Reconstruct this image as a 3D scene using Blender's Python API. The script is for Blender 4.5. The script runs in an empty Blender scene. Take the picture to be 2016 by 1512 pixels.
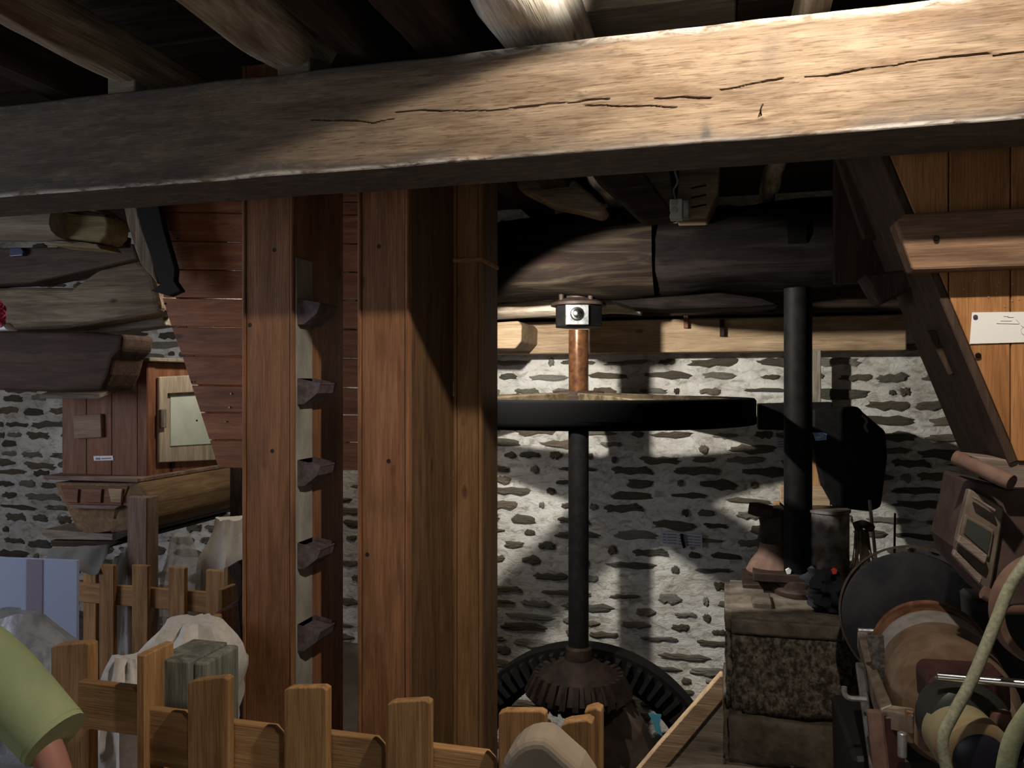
import bpy, bmesh, math, random
import numpy as np
from mathutils import Vector, Matrix, noise as mn
R = math.radians
scn = bpy.context.scene
COL = scn.collection
# ------------------------------------------------------------------ camera, world, lights, exposure
EZ = 1.6                      # eye height
FPX, CX, CY = 1550.0, 1008.0, 756.0
C15, S15 = math.cos(R(15)), math.sin(R(15))
cam = bpy.data.cameras.new('camera'); co = bpy.data.objects.new('camera', cam); COL.objects.link(co)
co.location = (0, 0, EZ); co.rotation_euler = (R(90), 0, R(15))
cam.sensor_width = 36; cam.lens = 36 * FPX / 2016; cam.clip_start = 0.02
scn.camera = co
w = bpy.data.worlds.new('world'); scn.world = w; w.use_nodes = True
w.node_tree.nodes['Background'].inputs[0].default_value = (0.80, 0.88, 1.0, 1)
w.node_tree.nodes['Background'].inputs[1].default_value = 0.07
vs = scn.view_settings
vs.view_transform = 'Standard'; vs.look = 'None'; vs.gamma = 1; vs.use_curve_mapping = False
vs.exposure = 0.0

def spot(name, loc, aim, energy, size, blend, color, radius):
    l = bpy.data.lights.new(name, 'SPOT'); l.energy = energy; l.spot_size = size; l.spot_blend = blend
    l.color = color; l.shadow_soft_size = radius
    o = bpy.data.objects.new(name, l); COL.objects.link(o); o.location = loc
    o.rotation_euler = (Vector(aim) - Vector(loc)).to_track_quat('-Z', 'Y').to_euler()
    return o
L1 = Vector((0.22, 1.11, EZ + 0.98))
L2 = Vector((-0.810, 2.77, EZ + 0.40))
L3 = Vector((-0.24, 1.32, EZ + 0.80))
L4 = Vector((-2.15, 3.35, EZ + 0.55))
spot('pendant_light', L1, L1 + Vector((0, 0, -1)), 78, R(150), 0.04, (1.0, 0.87, 0.73), 0.022)
spot('flood_light', L2, L2 + Vector((.41, .72, -.55)), 135, R(109), 0.12, (1.0, 0.95, 0.86), 0.022)
spot('joist_spot', L3, (-0.42, 1.60, EZ + 0.93), 60, R(50), 0.25, (1.0, 0.93, 0.82), 0.02)  # unseen spot added to make the white joist glare
spot('sifter_light', L4, L4 + Vector((-.3, .1, -1)), 20, R(150), 0.3, (1.0, 0.88, 0.72), 0.05)
def area(name, loc, aim, energy, sx, sy, color):
    l = bpy.data.lights.new(name, 'AREA'); l.shape = 'RECTANGLE'; l.size = sx; l.size_y = sy
    l.energy = energy; l.color = color
    o = bpy.data.objects.new(name, l); COL.objects.link(o); o.location = loc
    o.rotation_euler = (Vector(aim) - Vector(loc)).to_track_quat('-Z', 'Y').to_euler()
area('window_daylight', (-4.9, 0.9, EZ + 0.1), (-1.4, 2.6, EZ - 0.2), 38, 1.3, 1.4, (0.86, 0.88, 1.0))
area('fill_light', (-0.3, -1.8, EZ - 0.9), (-0.8, 3.0, EZ - 0.9), 9, 2.2, 1.8, (1.0, 0.93, 0.84))  # unseen warm fill added to lift the room's ambient light

# ------------------------------------------------------------------ pixel helpers (room frame: x along the beam, y into the room)
def ray(px, py):
    x = (px - CX) / FPX
    return Vector((x * C15 - S15, x * S15 + C15, (CY - py) / FPX))
EYE = Vector((0, 0, EZ))
def AV(px, py, v):
    r = ray(px, py); return EYE + r * (v / r.y)
def AU(px, py, u):
    r = ray(px, py); return EYE + r * (u / r.x)
def AZ(px, py, z):
    r = ray(px, py); return EYE + r * ((z - EZ) / r.z)
def proj(p):
    u, v, z = p[0], p[1], p[2] - EZ
    X = u * C15 + v * S15; Y = -u * S15 + v * C15
    return CX + FPX * X / Y, CY - FPX * z / Y

# ------------------------------------------------------------------ object helpers
def tag(o, label=None, cat=None, group=None, kind=None):
    if label: o['label'] = label
    if cat: o['category'] = cat
    if group: o['group'] = group
    if kind: o['kind'] = kind
    return o
def empty(name, loc, label=None, cat=None, group=None):
    o = bpy.data.objects.new(name, None); o.empty_display_size = .05
    COL.objects.link(o); o.location = loc
    return tag(o, label, cat, group)
def world_m(o):
    m = o.matrix_basis.copy()
    while o.parent:
        m = o.parent.matrix_basis @ o.matrix_parent_inverse @ m if False else o.parent.matrix_basis @ m
        o = o.parent
    return m
WM = {}
def link(o, M, parent=None):
    """world matrix M; parented objects get a true local matrix"""
    COL.objects.link(o)
    WM[o.name] = M
    if parent is not None:
        o.parent = parent
        pm = WM.get(parent.name)
        if pm is None: pm = Matrix.Translation(parent.location)
        o.matrix_basis = pm.inverted() @ M
    else:
        o.matrix_basis = M
    return o
def mk(name, verts, faces, mat, parent=None, M=None, smooth=False, bev=0, seg=1, recalc=True):
    if M is None:
        vs_ = [Vector(v) for v in verts]
        c = sum(vs_, Vector()) / len(vs_)
        M = Matrix.Translation(c); verts = [v - c for v in vs_]
    me = bpy.data.meshes.new(name); me.from_pydata([tuple(v) for v in verts], [], faces)
    if recalc or bev:
        b = bmesh.new(); b.from_mesh(me)
        bmesh.ops.recalc_face_normals(b, faces=b.faces)
        b.to_mesh(me); b.free()
    if smooth:
        me.polygons.foreach_set('use_smooth', [True] * len(me.polygons))
    me.materials.append(mat)
    o = bpy.data.objects.new(name, me)
    link(o, M, parent)
    if bev:
        m = o.modifiers.new('bevel', 'BEVEL'); m.width = bev; m.segments = seg; m.limit_method = 'ANGLE'; m.angle_limit = R(35)
    if smooth:
        try:
            me.set_sharp_from_angle(angle=R(42))
        except Exception: pass
    return o
def box(name, u0, u1, v0, v1, z0, z1, mat, parent=None, bev=.003, seg=1):
    V = [(u, v, z) for u in (u0, u1) for v in (v0, v1) for z in (z0, z1)]
    F = [(0, 1, 3, 2), (4, 6, 7, 5), (0, 4, 5, 1), (2, 3, 7, 6), (0, 2, 6, 4), (1, 5, 7, 3)]
    return mk(name, V, F, mat, parent, bev=bev, seg=seg)
def prism(name, pts, off, mat, parent=None, bev=.003, seg=1, smooth=False):
    n = len(pts); off = Vector(off)
    V = [Vector(p) for p in pts] + [Vector(p) + off for p in pts]
    F = [tuple(range(n)), tuple(reversed(range(n, 2 * n)))] + [(i, (i + 1) % n, n + (i + 1) % n, n + i) for i in range(n)]
    return mk(name, V, F, mat, parent, bev=bev, seg=seg, smooth=smooth)
def slab(name, pts, v, th, mat, parent=None, bev=.003, seg=1):
    return prism(name, [AV(x, y, v) for x, y in pts], (0, th, 0), mat, parent, bev, seg)
def frame(p0, p1, up=Vector((0, 0, 1))):
    p0, p1 = Vector(p0), Vector(p1)
    x = (p1 - p0).normalized()
    if abs(x.dot(up)) > .98: up = Vector((0, 1, 0))
    y = up.cross(x).normalized(); z = x.cross(y)
    M = Matrix((x, y, z)).transposed().to_4x4(); M.translation = p0
    return M, (p1 - p0).length
def beam(name, p0, p1, wd, ht, mat, parent=None, ex=6, k=20, amp=.004, fr=5, seed=0, segs=None, taper=1, up=Vector((0, 0, 1)), bow=0):
    """swept rounded-rectangle / log, local X along the grain"""
    M, L = frame(p0, p1, up)
    segs = segs or max(4, int(L / .05))
    V, F = [], []
    for i in range(segs + 1):
        t = i / segs; x = L * t; s = 1 + (taper - 1) * t
        bz = bow * math.sin(math.pi * t)
        for j in range(k):
            a = 2 * math.pi * (j + .5) / k
            c, sn = math.cos(a), math.sin(a)
            r = (abs(c) ** ex + abs(sn) ** ex) ** (-1 / ex)
            n = 1 + mn.noise(Vector((x * fr + seed * 7.3, c * 1.5, sn * 1.5 + seed))) * amp / max(min(wd, ht) / 2, .01)
            V.append((x, c * r * wd / 2 * s * n, sn * r * ht / 2 * s * n + bz))
    for i in range(segs):
        for j in range(k):
            a = i * k + j; b = i * k + (j + 1) % k
            F.append((a, b, b + k, a + k))
    F.append(tuple(reversed(range(k)))); F.append(tuple(segs * k + j for j in range(k)))
    return mk(name, V, F, mat, parent, M=M, smooth=True)
def lathe(name, org, axis, prof, mat, parent=None, n=40, closed=False, smooth=True):
    M, _ = frame(org, Vector(org) + Vector(axis))
    V, F = [], []
    m = len(prof)
    for r, h in prof:
        for j in range(n):
            a = 2 * math.pi * j / n
            V.append((h, r * math.cos(a), r * math.sin(a)))
    for i in range(m if closed else m - 1):
        i2 = (i + 1) % m
        for j in range(n):
            F.append((i * n + j, i * n + (j + 1) % n, i2 * n + (j + 1) % n, i2 * n + j))
    if not closed:
        if prof[0][0] > 1e-5: F.append(tuple(range(n)))
        if prof[-1][0] > 1e-5: F.append(tuple((m - 1) * n + j for j in range(n)))
    return mk(name, V, F, mat, parent, M=M, smooth=smooth)
def cyl(name, p0, p1, r, mat, parent=None, r1=None, n=28, bv=.002):
    r1 = r if r1 is None else r1
    L = (Vector(p1) - Vector(p0)).length
    return lathe(name, p0, Vector(p1) - Vector(p0), [(r - bv, 0), (r, bv), (r1, L - bv), (r1 - bv, L)], mat, parent, n)
def smooth_path(pts, sub=6):
    pts = [Vector(p) for p in pts]; out = []
    P = [pts[0] * 2 - pts[1]] + pts + [pts[-1] * 2 - pts[-2]]
    for i in range(1, len(P) - 2):
        for s in range(sub):
            t = s / sub
            a, b, c, d = P[i - 1], P[i], P[i + 1], P[i + 2]
            out.append(.5 * ((2 * b) + (c - a) * t + (2 * a - 5 * b + 4 * c - d) * t * t + (3 * b - a - 3 * c + d) * t ** 3))
    out.append(pts[-1]); return out
def tube(name, pts, r, mat, parent=None, k=10, sub=6, flat=1.0, up=Vector((0, 1, 0)), radii=None):
    P = smooth_path(pts, sub) if sub > 1 else [Vector(p) for p in pts]
    V, F = [], []
    n = len(P)
    for i, p in enumerate(P):
        t = (P[min(i + 1, n - 1)] - P[max(i - 1, 0)]).normalized()
        y = up.cross(t)
        if y.length < 1e-3: y = Vector((1, 0, 0)).cross(t)
        y.normalize(); z = t.cross(y)
        rr = r if radii is None else np.interp(i / (n - 1), np.linspace(0, 1, len(radii)), radii)
        for j in range(k):
            a = 2 * math.pi * j / k
            V.append(p + y * math.cos(a) * rr + z * math.sin(a) * rr * flat)
    for i in range(n - 1):
        for j in range(k):
            a = i * k + j; b = i * k + (j + 1) % k
            F.append((a, b, b + k, a + k))
    F.append(tuple(range(k))); F.append(tuple((n - 1) * k + j for j in range(k)))
    return mk(name, V, F, mat, parent, smooth=True)
def sheet(name, org, du, dv, nu, nv, f, mat, parent=None, th=.002):
    """cloth: grid with displacement f(s,t)->Vector"""
    V = [Vector(org) + Vector(du) * (i / nu) + Vector(dv) * (j / nv) + Vector(f(i / nu, j / nv)) for j in range(nv + 1) for i in range(nu + 1)]
    F = [(j * (nu + 1) + i, j * (nu + 1) + i + 1, (j + 1) * (nu + 1) + i + 1, (j + 1) * (nu + 1) + i) for j in range(nv) for i in range(nu)]
    o = mk(name, V, F, mat, parent, smooth=True, recalc=False)
    m = o.modifiers.new('solid', 'SOLIDIFY'); m.thickness = th
    return o

# ------------------------------------------------------------------ materials
def nm(name):
    m = bpy.data.materials.new(name); m.use_nodes = True
    return m, m.node_tree.nodes, m.node_tree.links, m.node_tree.nodes['Principled BSDF']
def ramp(N, stops):
    r = N.new('ShaderNodeValToRGB')
    while len(r.color_ramp.elements) < len(stops): r.color_ramp.elements.new(.5)
    for e, (p, c) in zip(r.color_ramp.elements, stops):
        e.position = p; e.color = (*c, 1) if len(c) == 3 else c
    return r
def mixc(N, Lk, fac, a, b, mode='MIX'):
    m = N.new('ShaderNodeMix'); m.data_type = 'RGBA'; m.blend_type = mode
    for s, v in ((m.inputs[0], fac), (m.inputs[6], a), (m.inputs[7], b)):
        if isinstance(v, (int, float)): s.default_value = v
        elif isinstance(v, tuple): s.default_value = (*v, 1)
        else: Lk.new(v, s)
    return m.outputs[2]
def mth(N, Lk, op, a, b=0.0):
    m = N.new('ShaderNodeMath'); m.operation = op
    for s, v in ((m.inputs[0], a), (m.inputs[1], b)):
        if isinstance(v, (int, float)): s.default_value = v
        else: Lk.new(v, s)
    return m.outputs[0]
def coords(N, Lk, scale, rnd=True):
    tc = N.new('ShaderNodeTexCoord'); mp = N.new('ShaderNodeMapping'); mp.inputs['Scale'].default_value = scale
    Lk.new(tc.outputs['Object'], mp.inputs['Vector'])
    if rnd:
        oi = N.new('ShaderNodeObjectInfo'); mu = N.new('ShaderNodeMath'); mu.operation = 'MULTIPLY'; mu.inputs[1].default_value = 37.0
        Lk.new(oi.outputs['Random'], mu.inputs[0]); Lk.new(mu.outputs[0], mp.inputs['Location'])
    return mp.outputs[0]
def ntex(N, Lk, vec, scale, detail=5, rough=.6, dist=0.0):
    n = N.new('ShaderNodeTexNoise'); n.inputs['Scale'].default_value = scale; n.inputs['Detail'].default_value = detail
    n.inputs['Roughness'].default_value = rough; n.inputs['Distortion'].default_value = dist
    Lk.new(vec, n.inputs['Vector']); return n.outputs[0]
MATS = {}
def wood(kind, axis='x', dark=(.1, .06, .04), mid=(.3, .18, .1), light=(.45, .3, .18), rough=.75, stain=(.05, .04, .035), stain_amt=.45, knots=True, bump=.35, gs=1.0, vary=.25, attr=False):
    key = (kind, axis)
    if key in MATS: return MATS[key]
    m, N, Lk, B = nm('%s_%s' % (kind, axis))
    ai = 'xyz'.index(axis)
    def sc(al, ac): return tuple(al if i == ai else ac for i in range(3))
    g = ntex(N, Lk, coords(N, Lk, sc(1.3 * gs, 13 * gs)), 2.2, 6, .6, .9)
    r = ramp(N, [(.28, dark), (.5, mid), (.72, light)]); Lk.new(g, r.inputs[0])
    fine = ntex(N, Lk, coords(N, Lk, sc(5 * gs, 150 * gs)), 2.0, 3, .6, .3)
    fr = ramp(N, [(.3, (.62, .58, .54)), (.62, (1.1, 1.1, 1.1))]); Lk.new(fine, fr.inputs[0])
    c = mixc(N, Lk, .75, r.outputs[0], fr.outputs[0], 'MULTIPLY')
    st = ntex(N, Lk, coords(N, Lk, sc(1.6, 4.5)), 1.6, 6, .68, .4)
    sr = ramp(N, [(.50, (0, 0, 0)), (.74, (1, 1, 1))]); Lk.new(st, sr.inputs[0])
    c = mixc(N, Lk, mth(N, Lk, 'MULTIPLY', sr.outputs[0], stain_amt), c, stain)
    if knots:
        vo = N.new('ShaderNodeTexVoronoi'); vo.inputs['Scale'].default_value = 3.2
        Lk.new(coords(N, Lk, sc(1.2, 2.6)), vo.inputs['Vector'])
        kr = ramp(N, [(.05, (1, 1, 1)), (.12, (0, 0, 0))]); Lk.new(vo.outputs['Distance'], kr.inputs[0])
        c = mixc(N, Lk, mth(N, Lk, 'MULTIPLY', kr.outputs[0], .7), c, tuple(x * .35 for x in dark))
    oi = N.new('ShaderNodeObjectInfo')
    hv = N.new('ShaderNodeHueSaturation')
    Lk.new(mth(N, Lk, 'ADD', mth(N, Lk, 'MULTIPLY', oi.outputs['Random'], vary), 1 - vary / 2), hv.inputs['Value'])
    Lk.new(c, hv.inputs['Color']); c = hv.outputs[0]
    hgt = mth(N, Lk, 'ADD', fine, g)
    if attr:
        at = N.new('ShaderNodeAttribute'); at.attribute_name = 'wear_shade'
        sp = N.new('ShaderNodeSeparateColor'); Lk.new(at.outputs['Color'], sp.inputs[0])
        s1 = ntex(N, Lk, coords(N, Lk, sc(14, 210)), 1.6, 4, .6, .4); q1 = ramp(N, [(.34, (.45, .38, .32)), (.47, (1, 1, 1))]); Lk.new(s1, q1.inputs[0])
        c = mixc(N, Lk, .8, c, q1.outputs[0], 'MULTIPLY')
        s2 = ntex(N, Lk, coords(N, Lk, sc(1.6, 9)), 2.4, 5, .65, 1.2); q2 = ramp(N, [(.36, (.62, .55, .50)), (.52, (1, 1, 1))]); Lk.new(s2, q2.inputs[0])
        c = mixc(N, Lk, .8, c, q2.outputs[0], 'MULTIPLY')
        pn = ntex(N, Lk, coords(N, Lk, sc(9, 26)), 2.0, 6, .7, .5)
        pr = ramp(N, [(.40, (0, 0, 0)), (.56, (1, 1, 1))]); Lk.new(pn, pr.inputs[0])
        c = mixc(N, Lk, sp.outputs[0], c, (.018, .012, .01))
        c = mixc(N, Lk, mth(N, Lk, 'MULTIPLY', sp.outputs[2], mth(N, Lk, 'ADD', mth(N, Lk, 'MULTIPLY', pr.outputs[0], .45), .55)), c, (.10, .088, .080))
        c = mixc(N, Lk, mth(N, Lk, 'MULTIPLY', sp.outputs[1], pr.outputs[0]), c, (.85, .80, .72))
    bp = N.new('ShaderNodeBump'); bp.inputs['Strength'].default_value = bump; bp.inputs['Distance'].default_value = .004
    Lk.new(hgt, bp.inputs['Height']); Lk.new(bp.outputs[0], B.inputs['Normal'])
    Lk.new(c, B.inputs['Base Color']); B.inputs['Roughness'].default_value = rough
    B.inputs['Specular IOR Level'].default_value = .04 if kind.startswith('log') else .1 if 'dark' in kind else .25
    MATS[key] = m; return m
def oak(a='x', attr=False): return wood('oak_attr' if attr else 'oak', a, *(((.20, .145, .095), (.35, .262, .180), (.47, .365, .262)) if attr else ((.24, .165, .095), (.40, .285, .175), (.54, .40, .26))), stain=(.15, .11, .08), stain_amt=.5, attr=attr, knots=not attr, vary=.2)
def log_pale(a='x'): return wood('log_pale', a, (.12, .095, .07), (.26, .21, .15), (.44, .37, .27), stain=(.10, .05, .035), stain_amt=.75, bump=.6, gs=.6)
def log_dusty(a='x'): return wood('log_dusty', a, (.16, .13, .10), (.42, .36, .28), (.72, .66, .56), stain=(.14, .08, .055), stain_amt=.8, bump=.9, gs=.5)
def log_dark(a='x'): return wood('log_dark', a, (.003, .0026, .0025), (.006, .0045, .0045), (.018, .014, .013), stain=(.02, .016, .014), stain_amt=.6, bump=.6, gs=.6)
def dark(a='x'): return wood('dark_wood', a, (.022, .016, .013), (.05, .035, .027), (.085, .062, .048), stain=(.015, .012, .01), bump=.4)
def trunkw(a='z'): return wood('trunk_pine', a, (.20, .085, .038), (.31, .145, .068), (.42, .21, .105), rough=.5, stain=(.09, .05, .028), stain_amt=.6, gs=.8, vary=.25)
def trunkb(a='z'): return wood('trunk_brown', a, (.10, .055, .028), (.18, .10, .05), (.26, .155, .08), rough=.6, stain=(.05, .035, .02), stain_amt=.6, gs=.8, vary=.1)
def pine(a='z'): return wood('fence_pine', a, (.22, .115, .045), (.40, .225, .095), (.52, .32, .15), rough=.7, stain=(.14, .085, .05), stain_amt=.35, vary=.3)
def redb(a='x'): return wood('red_board', a, (.20, .068, .03), (.36, .135, .06), (.48, .215, .10), rough=.5, stain=(.09, .04, .025), stain_amt=.5, vary=.35)
def orangeb(a='z'): return wood('orange_board', a, (.30, .13, .045), (.42, .20, .075), (.50, .26, .105), rough=.55, stain=(.22, .09, .035), stain_amt=.5, vary=.2)
def cabw(a='z'): return wood('cabinet_wood', a, (.13, .05, .028), (.20, .085, .045), (.29, .14, .075), rough=.6, stain=(.30, .24, .18), stain_amt=.25, knots=False)
def greyw(a='x'): return wood('grey_wood', a, (.12, .10, .085), (.24, .21, .17), (.38, .34, .28), stain=(.10, .07, .05), stain_amt=.5)
def greenw(a='z'): return wood('green_grey_wood', a, (.10, .105, .09), (.20, .21, .175), (.33, .34, .28), stain=(.06, .055, .045), stain_amt=.5)
def simple(name, col, rough=.6, metal=0.0, spec=.4, nscale=0, col2=None, lo=.4, hi=.6, bump=0.0, dist=.003, detail=6, stretch=(1, 1, 1), trans=0, alpha=1, emit=None, sheen=0):
    if name in MATS: return MATS[name]
    m, N, Lk, B = nm(name)
    B.inputs['Roughness'].default_value = rough; B.inputs['Metallic'].default_value = metal
    B.inputs['Specular IOR Level'].default_value = spec
    B.inputs['Base Color'].default_value = (*col, 1)
    B.inputs['Transmission Weight'].default_value = trans; B.inputs['Alpha'].default_value = alpha
    if sheen: B.inputs['Sheen Weight'].default_value = sheen
    if nscale:
        n = ntex(N, Lk, coords(N, Lk, stretch), nscale, detail, .65, .2)
        if col2:
            r = ramp(N, [(lo, col), (hi, col2)]); Lk.new(n, r.inputs[0]); Lk.new(r.outputs[0], B.inputs['Base Color'])
        if bump:
            bp = N.new('ShaderNodeBump'); bp.inputs['Strength'].default_value = bump; bp.inputs['Distance'].default_value = dist
            Lk.new(n, bp.inputs['Height']); Lk.new(bp.outputs[0], B.inputs['Normal'])
    if emit:
        B.inputs['Emission Color'].default_value = (*emit[0], 1); B.inputs['Emission Strength'].default_value = emit[1]
    MATS[name] = m; return m
iron = simple('black_iron', (.005, .005, .0055), .6, 0, .10, 25, (.011, .009, .008), .4, .7, .3)
ironb = simple('brown_iron', (.022, .015, .012), .6, .1, .2, 18, (.055, .036, .027), .4, .7, .4)
rusty = simple('oiled_rust', (.06, .026, .012), .22, .5, .6, 30, (.17, .075, .032), .35, .65, .3, .001, stretch=(1, 1, .5))
steel = simple('worn_steel', (.42, .43, .44), .34, .85, .5, 40, (.18, .18, .18), .45, .65, .3, .001)
chrome = simple('bright_rod', (.72, .72, .72), .18, 1.0)
redp = simple('red_paint', (.035, .013, .012), .5, 0, .3, 14, (.065, .028, .024), .4, .7, .2)
dustred = simple('dusty_red_paint', (.12, .062, .048), .75, 0, .2, 10, (.19, .125, .095), .4, .65, .3)
cloth = simple('white_cloth', (.68, .65, .60), .9, 0, .1, 60, (.78, .76, .72), .4, .6, .15)
sackm = simple('flour_sack', (.62, .58, .50), .85, 0, .15, 9, (.74, .72, .66), .35, .65, .3, .01)
plast = simple('clear_plastic', (.75, .76, .76), .22, 0, .6, 10, None, bump=.5, dist=.02, alpha=.42)
bluec = simple('pale_blue_board', (.36, .43, .62), .7, 0, .3)
lilac = simple('greyish_lilac_band', (.24, .21, .29), .7, 0, .3)
beltm = simple('canvas_belt', (.19, .19, .13), .9, 0, .1, 120, (.31, .31, .22), .35, .65, .6, .002)
beltside = simple('grey_belt', (.26, .25, .22), .9, 0, .1, 12, (.44, .42, .37), .35, .65, .3, stretch=(1, 1, .4))
bucketm = simple('bucket_metal', (.11, .085, .092), .7, .2, .3, 45, (.20, .155, .165), .4, .65, .4, .001)
paper = simple('white_paper', (.86, .86, .84), .8, 0, .2)
ink = simple('grey_print', (.22, .23, .26), .8, 0, .1)
inkl = simple('pale_pencil', (.55, .55, .56), .8, 0, .1)
white = simple('white_plastic', (.62, .64, .64), .45, 0, .4)
tin = simple('dull_tin', (.20, .20, .21), .45, .6, .5, 20, (.42, .42, .43), .4, .65, .2)
mortar_m = None
def mortar():
    m, N, Lk, B = nm('lime_mortar')
    v = coords(N, Lk, (1, 1, 1), False)
    a = ntex(N, Lk, v, 2.6, 7, .65, .5)
    r = ramp(N, [(.34, (.46, .43, .38)), (.5, (.68, .66, .61)), (.66, (.80, .785, .74))]); Lk.new(a, r.inputs[0])
    b = ntex(N, Lk, coords(N, Lk, (1, 1, 1.8), False), 15, 6, .7, .6)
    r2 = ramp(N, [(.36, (.45, .43, .38)), (.5, (1, 1, 1))]); Lk.new(b, r2.inputs[0])
    c = mixc(N, Lk, .8, r.outputs[0], r2.outputs[0], 'MULTIPLY')
    vo = N.new('ShaderNodeTexVoronoi'); vo.inputs['Scale'].default_value = 34; Lk.new(v, vo.inputs['Vector'])
    r3 = ramp(N, [(.05, (.2, .19, .17)), (.11, (1, 1, 1))]); Lk.new(vo.outputs['Distance'], r3.inputs[0])
    c = mixc(N, Lk, .5, c, r3.outputs[0], 'MULTIPLY')
    Lk.new(c, B.inputs['Base Color']); B.inputs['Roughness'].default_value = .95
    bp = N.new('ShaderNodeBump'); bp.inputs['Strength'].default_value = .8; bp.inputs['Distance'].default_value = .02
    Lk.new(mth(N, Lk, 'ADD', b, a), bp.inputs['Height']); Lk.new(bp.outputs[0], B.inputs['Normal'])
    return m
mortar_m = mortar()
def stone_mat():
    m, N, Lk, B = nm('wall_stone')
    oi = N.new('ShaderNodeObjectInfo')
    r = ramp(N, [(0, (.11, .095, .07)), (.3, (.19, .155, .11)), (.5, (.15, .15, .125)), (.7, (.26, .21, .15)), (.86, (.32, .31, .27)), (1, (.42, .40, .35))]); Lk.new(oi.outputs['Random'], r.inputs[0])
    a = ntex(N, Lk, coords(N, Lk, (1, 1, 2.5)), 20, 7, .7, .5)
    r2 = ramp(N, [(.32, (.35, .32, .28)), (.55, (1, 1, 1)), (.72, (2.4, 2.3, 2.2))]); Lk.new(a, r2.inputs[0])
    c = mixc(N, Lk, 1.0, r.outputs[0], r2.outputs[0], 'MULTIPLY')
    Lk.new(c, B.inputs['Base Color']); B.inputs['Roughness'].default_value = .9
    bp = N.new('ShaderNodeBump'); bp.inputs['Strength'].default_value = .8; bp.inputs['Distance'].default_value = .012
    Lk.new(a, bp.inputs['Height']); Lk.new(bp.outputs[0], B.inputs['Normal'])
    return m
stone_m = stone_mat()
blockm = simple('rough_cast_stone', (.055, .043, .032), .95, 0, .2, 55, (.30, .265, .21), .42, .68, 1.0, .02, stretch=(1, 1, .7))
blocks = simple('smooth_cast_stone', (.07, .056, .042), .95, 0, .2, 9, (.17, .145, .115), .4, .65, .6, .02)
floorm = simple('dusty_floor', (.13, .105, .085), .9, 0, .2, 3, (.20, .17, .14), .4, .6, .2)
plasterd = simple('dark_plaster', (.10, .085, .075), .9, 0, .2, 4, (.16, .14, .12), .4, .6, .3)
dustyt = simple('dusty_millstone_case', (.15, .125, .10), .85, 0, .2, 6, (.22, .19, .155), .4, .62, .25)

# ================================================================== ROOM SHELL
VW = 4.45
wall = mk('wall_back', [(-5.2, VW, -1.2), (2.2, VW, -1.2), (2.2, VW, 2.75), (-5.2, VW, 2.75), (-5.2, VW + .3, -1.2), (2.2, VW + .3, -1.2), (2.2, VW + .3, 2.75), (-5.2, VW + .3, 2.75)],
          [(0, 1, 2, 3), (7, 6, 5, 4), (0, 4, 5, 1), (3, 2, 6, 7), (0, 3, 7, 4), (1, 5, 6, 2)], mortar_m); tag(wall, kind='structure')
tag(box('wall_left', -5.5, -5.2, -2.6, VW + .3, -1.2, 2.75, mortar_m, bev=0), kind='structure')
tag(box('wall_right', 2.2, 2.5, -2.6, VW + .3, -1.2, 2.75, plasterd, bev=0), kind='structure')
# floor with wheel pit
PIT = (-1.45, 0.30, 3.05, 4.40)
fl = empty('floor', (0, 0, 0)); tag(fl, kind='structure')
box('floor_slab', -5.2, 2.2, -2.6, PIT[2], -.1, 0, floorm, fl, 0)
box('floor_slab', -5.2, PIT[0], PIT[2], VW, -.1, 0, floorm, fl, 0)
box('floor_slab', PIT[1], 2.2, PIT[2], VW, -.1, 0, floorm, fl, 0)
box('pit_bottom', PIT[0], PIT[1], PIT[2], VW, -1.2, -1.1, floorm, fl, 0)
box('pit_side', PIT[0] - .1, PIT[0], PIT[2] - .1, VW, -1.2, -.1, blocks, fl, 0)
box('pit_side', PIT[1], PIT[1] + .1, PIT[2] - .1, VW, -1.2, -.1, blocks, fl, 0)
box('pit_side', PIT[0], PIT[1], PIT[2] - .1, PIT[2], -1.2, -.1, blocks, fl, 0)
# ceiling of planks
ce = empty('ceiling', (0, 0, EZ + 1.02)); tag(ce, kind='structure')
v = -1.6; i = 0
while v < VW - .02:
    wv = min(.2 + .03 * math.sin(i * 2.3), VW - v)
    box('plank', -5.2, 2.2, v, v + wv - .006, EZ + 1.02 + .003 * (i % 3), EZ + 1.06, dark('x'), ce, .002); v += wv; i += 1
# stones in the back wall
rnd = random.Random(4)
def stone_mesh(seed):
    rr = random.Random(seed); n = 18
    outer, mid, V, F = [], [], [], []
    for j in range(n):
        a = 2 * math.pi * j / n
        c, s = math.cos(a), math.sin(a)
        e = 3.2
        r = (abs(c) ** e + abs(s) ** e) ** (-1 / e)
        jx = 1 + rr.uniform(-.22, .10); jz = 1 + rr.uniform(-.5, .2)
        outer.append((c * r * .5 * jx, s * r * .5 * jz))
    for x, z in outer: V.append((x, .25, z))
    for x, z in outer: V.append((x, -.45 + rr.uniform(-.2, .2), z))
    for x, z in outer: V.append((x * .8, -1.0 + rr.uniform(-.35, .3), z * .62))
    V.append((0, -1.05, 0))
    for k in range(2):
        for j in range(n):
            F.append((k * n + j, k * n + (j + 1) % n, (k + 1) * n + (j + 1) % n, (k + 1) * n + j))
    for j in range(n): F.append((2 * n + j, 2 * n + (j + 1) % n, 3 * n))
    me = bpy.data.meshes.new('stone'); me.from_pydata(V, [], F)
    b = bmesh.new(); b.from_mesh(me); bmesh.ops.recalc_face_normals(b, faces=b.faces); b.to_mesh(me); b.free()
    me.materials.append(stone_m); return me
smeshes = [stone_mesh(s) for s in range(16)]
VIS = [(975, 690, 1560, 1400), (1600, 690, 1905, 1125), (-20, 755, 125, 1115), (235, 640, 350, 715), (680, 990, 710, 1060)]
cands = []
z = -1.1; row = 0
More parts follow.
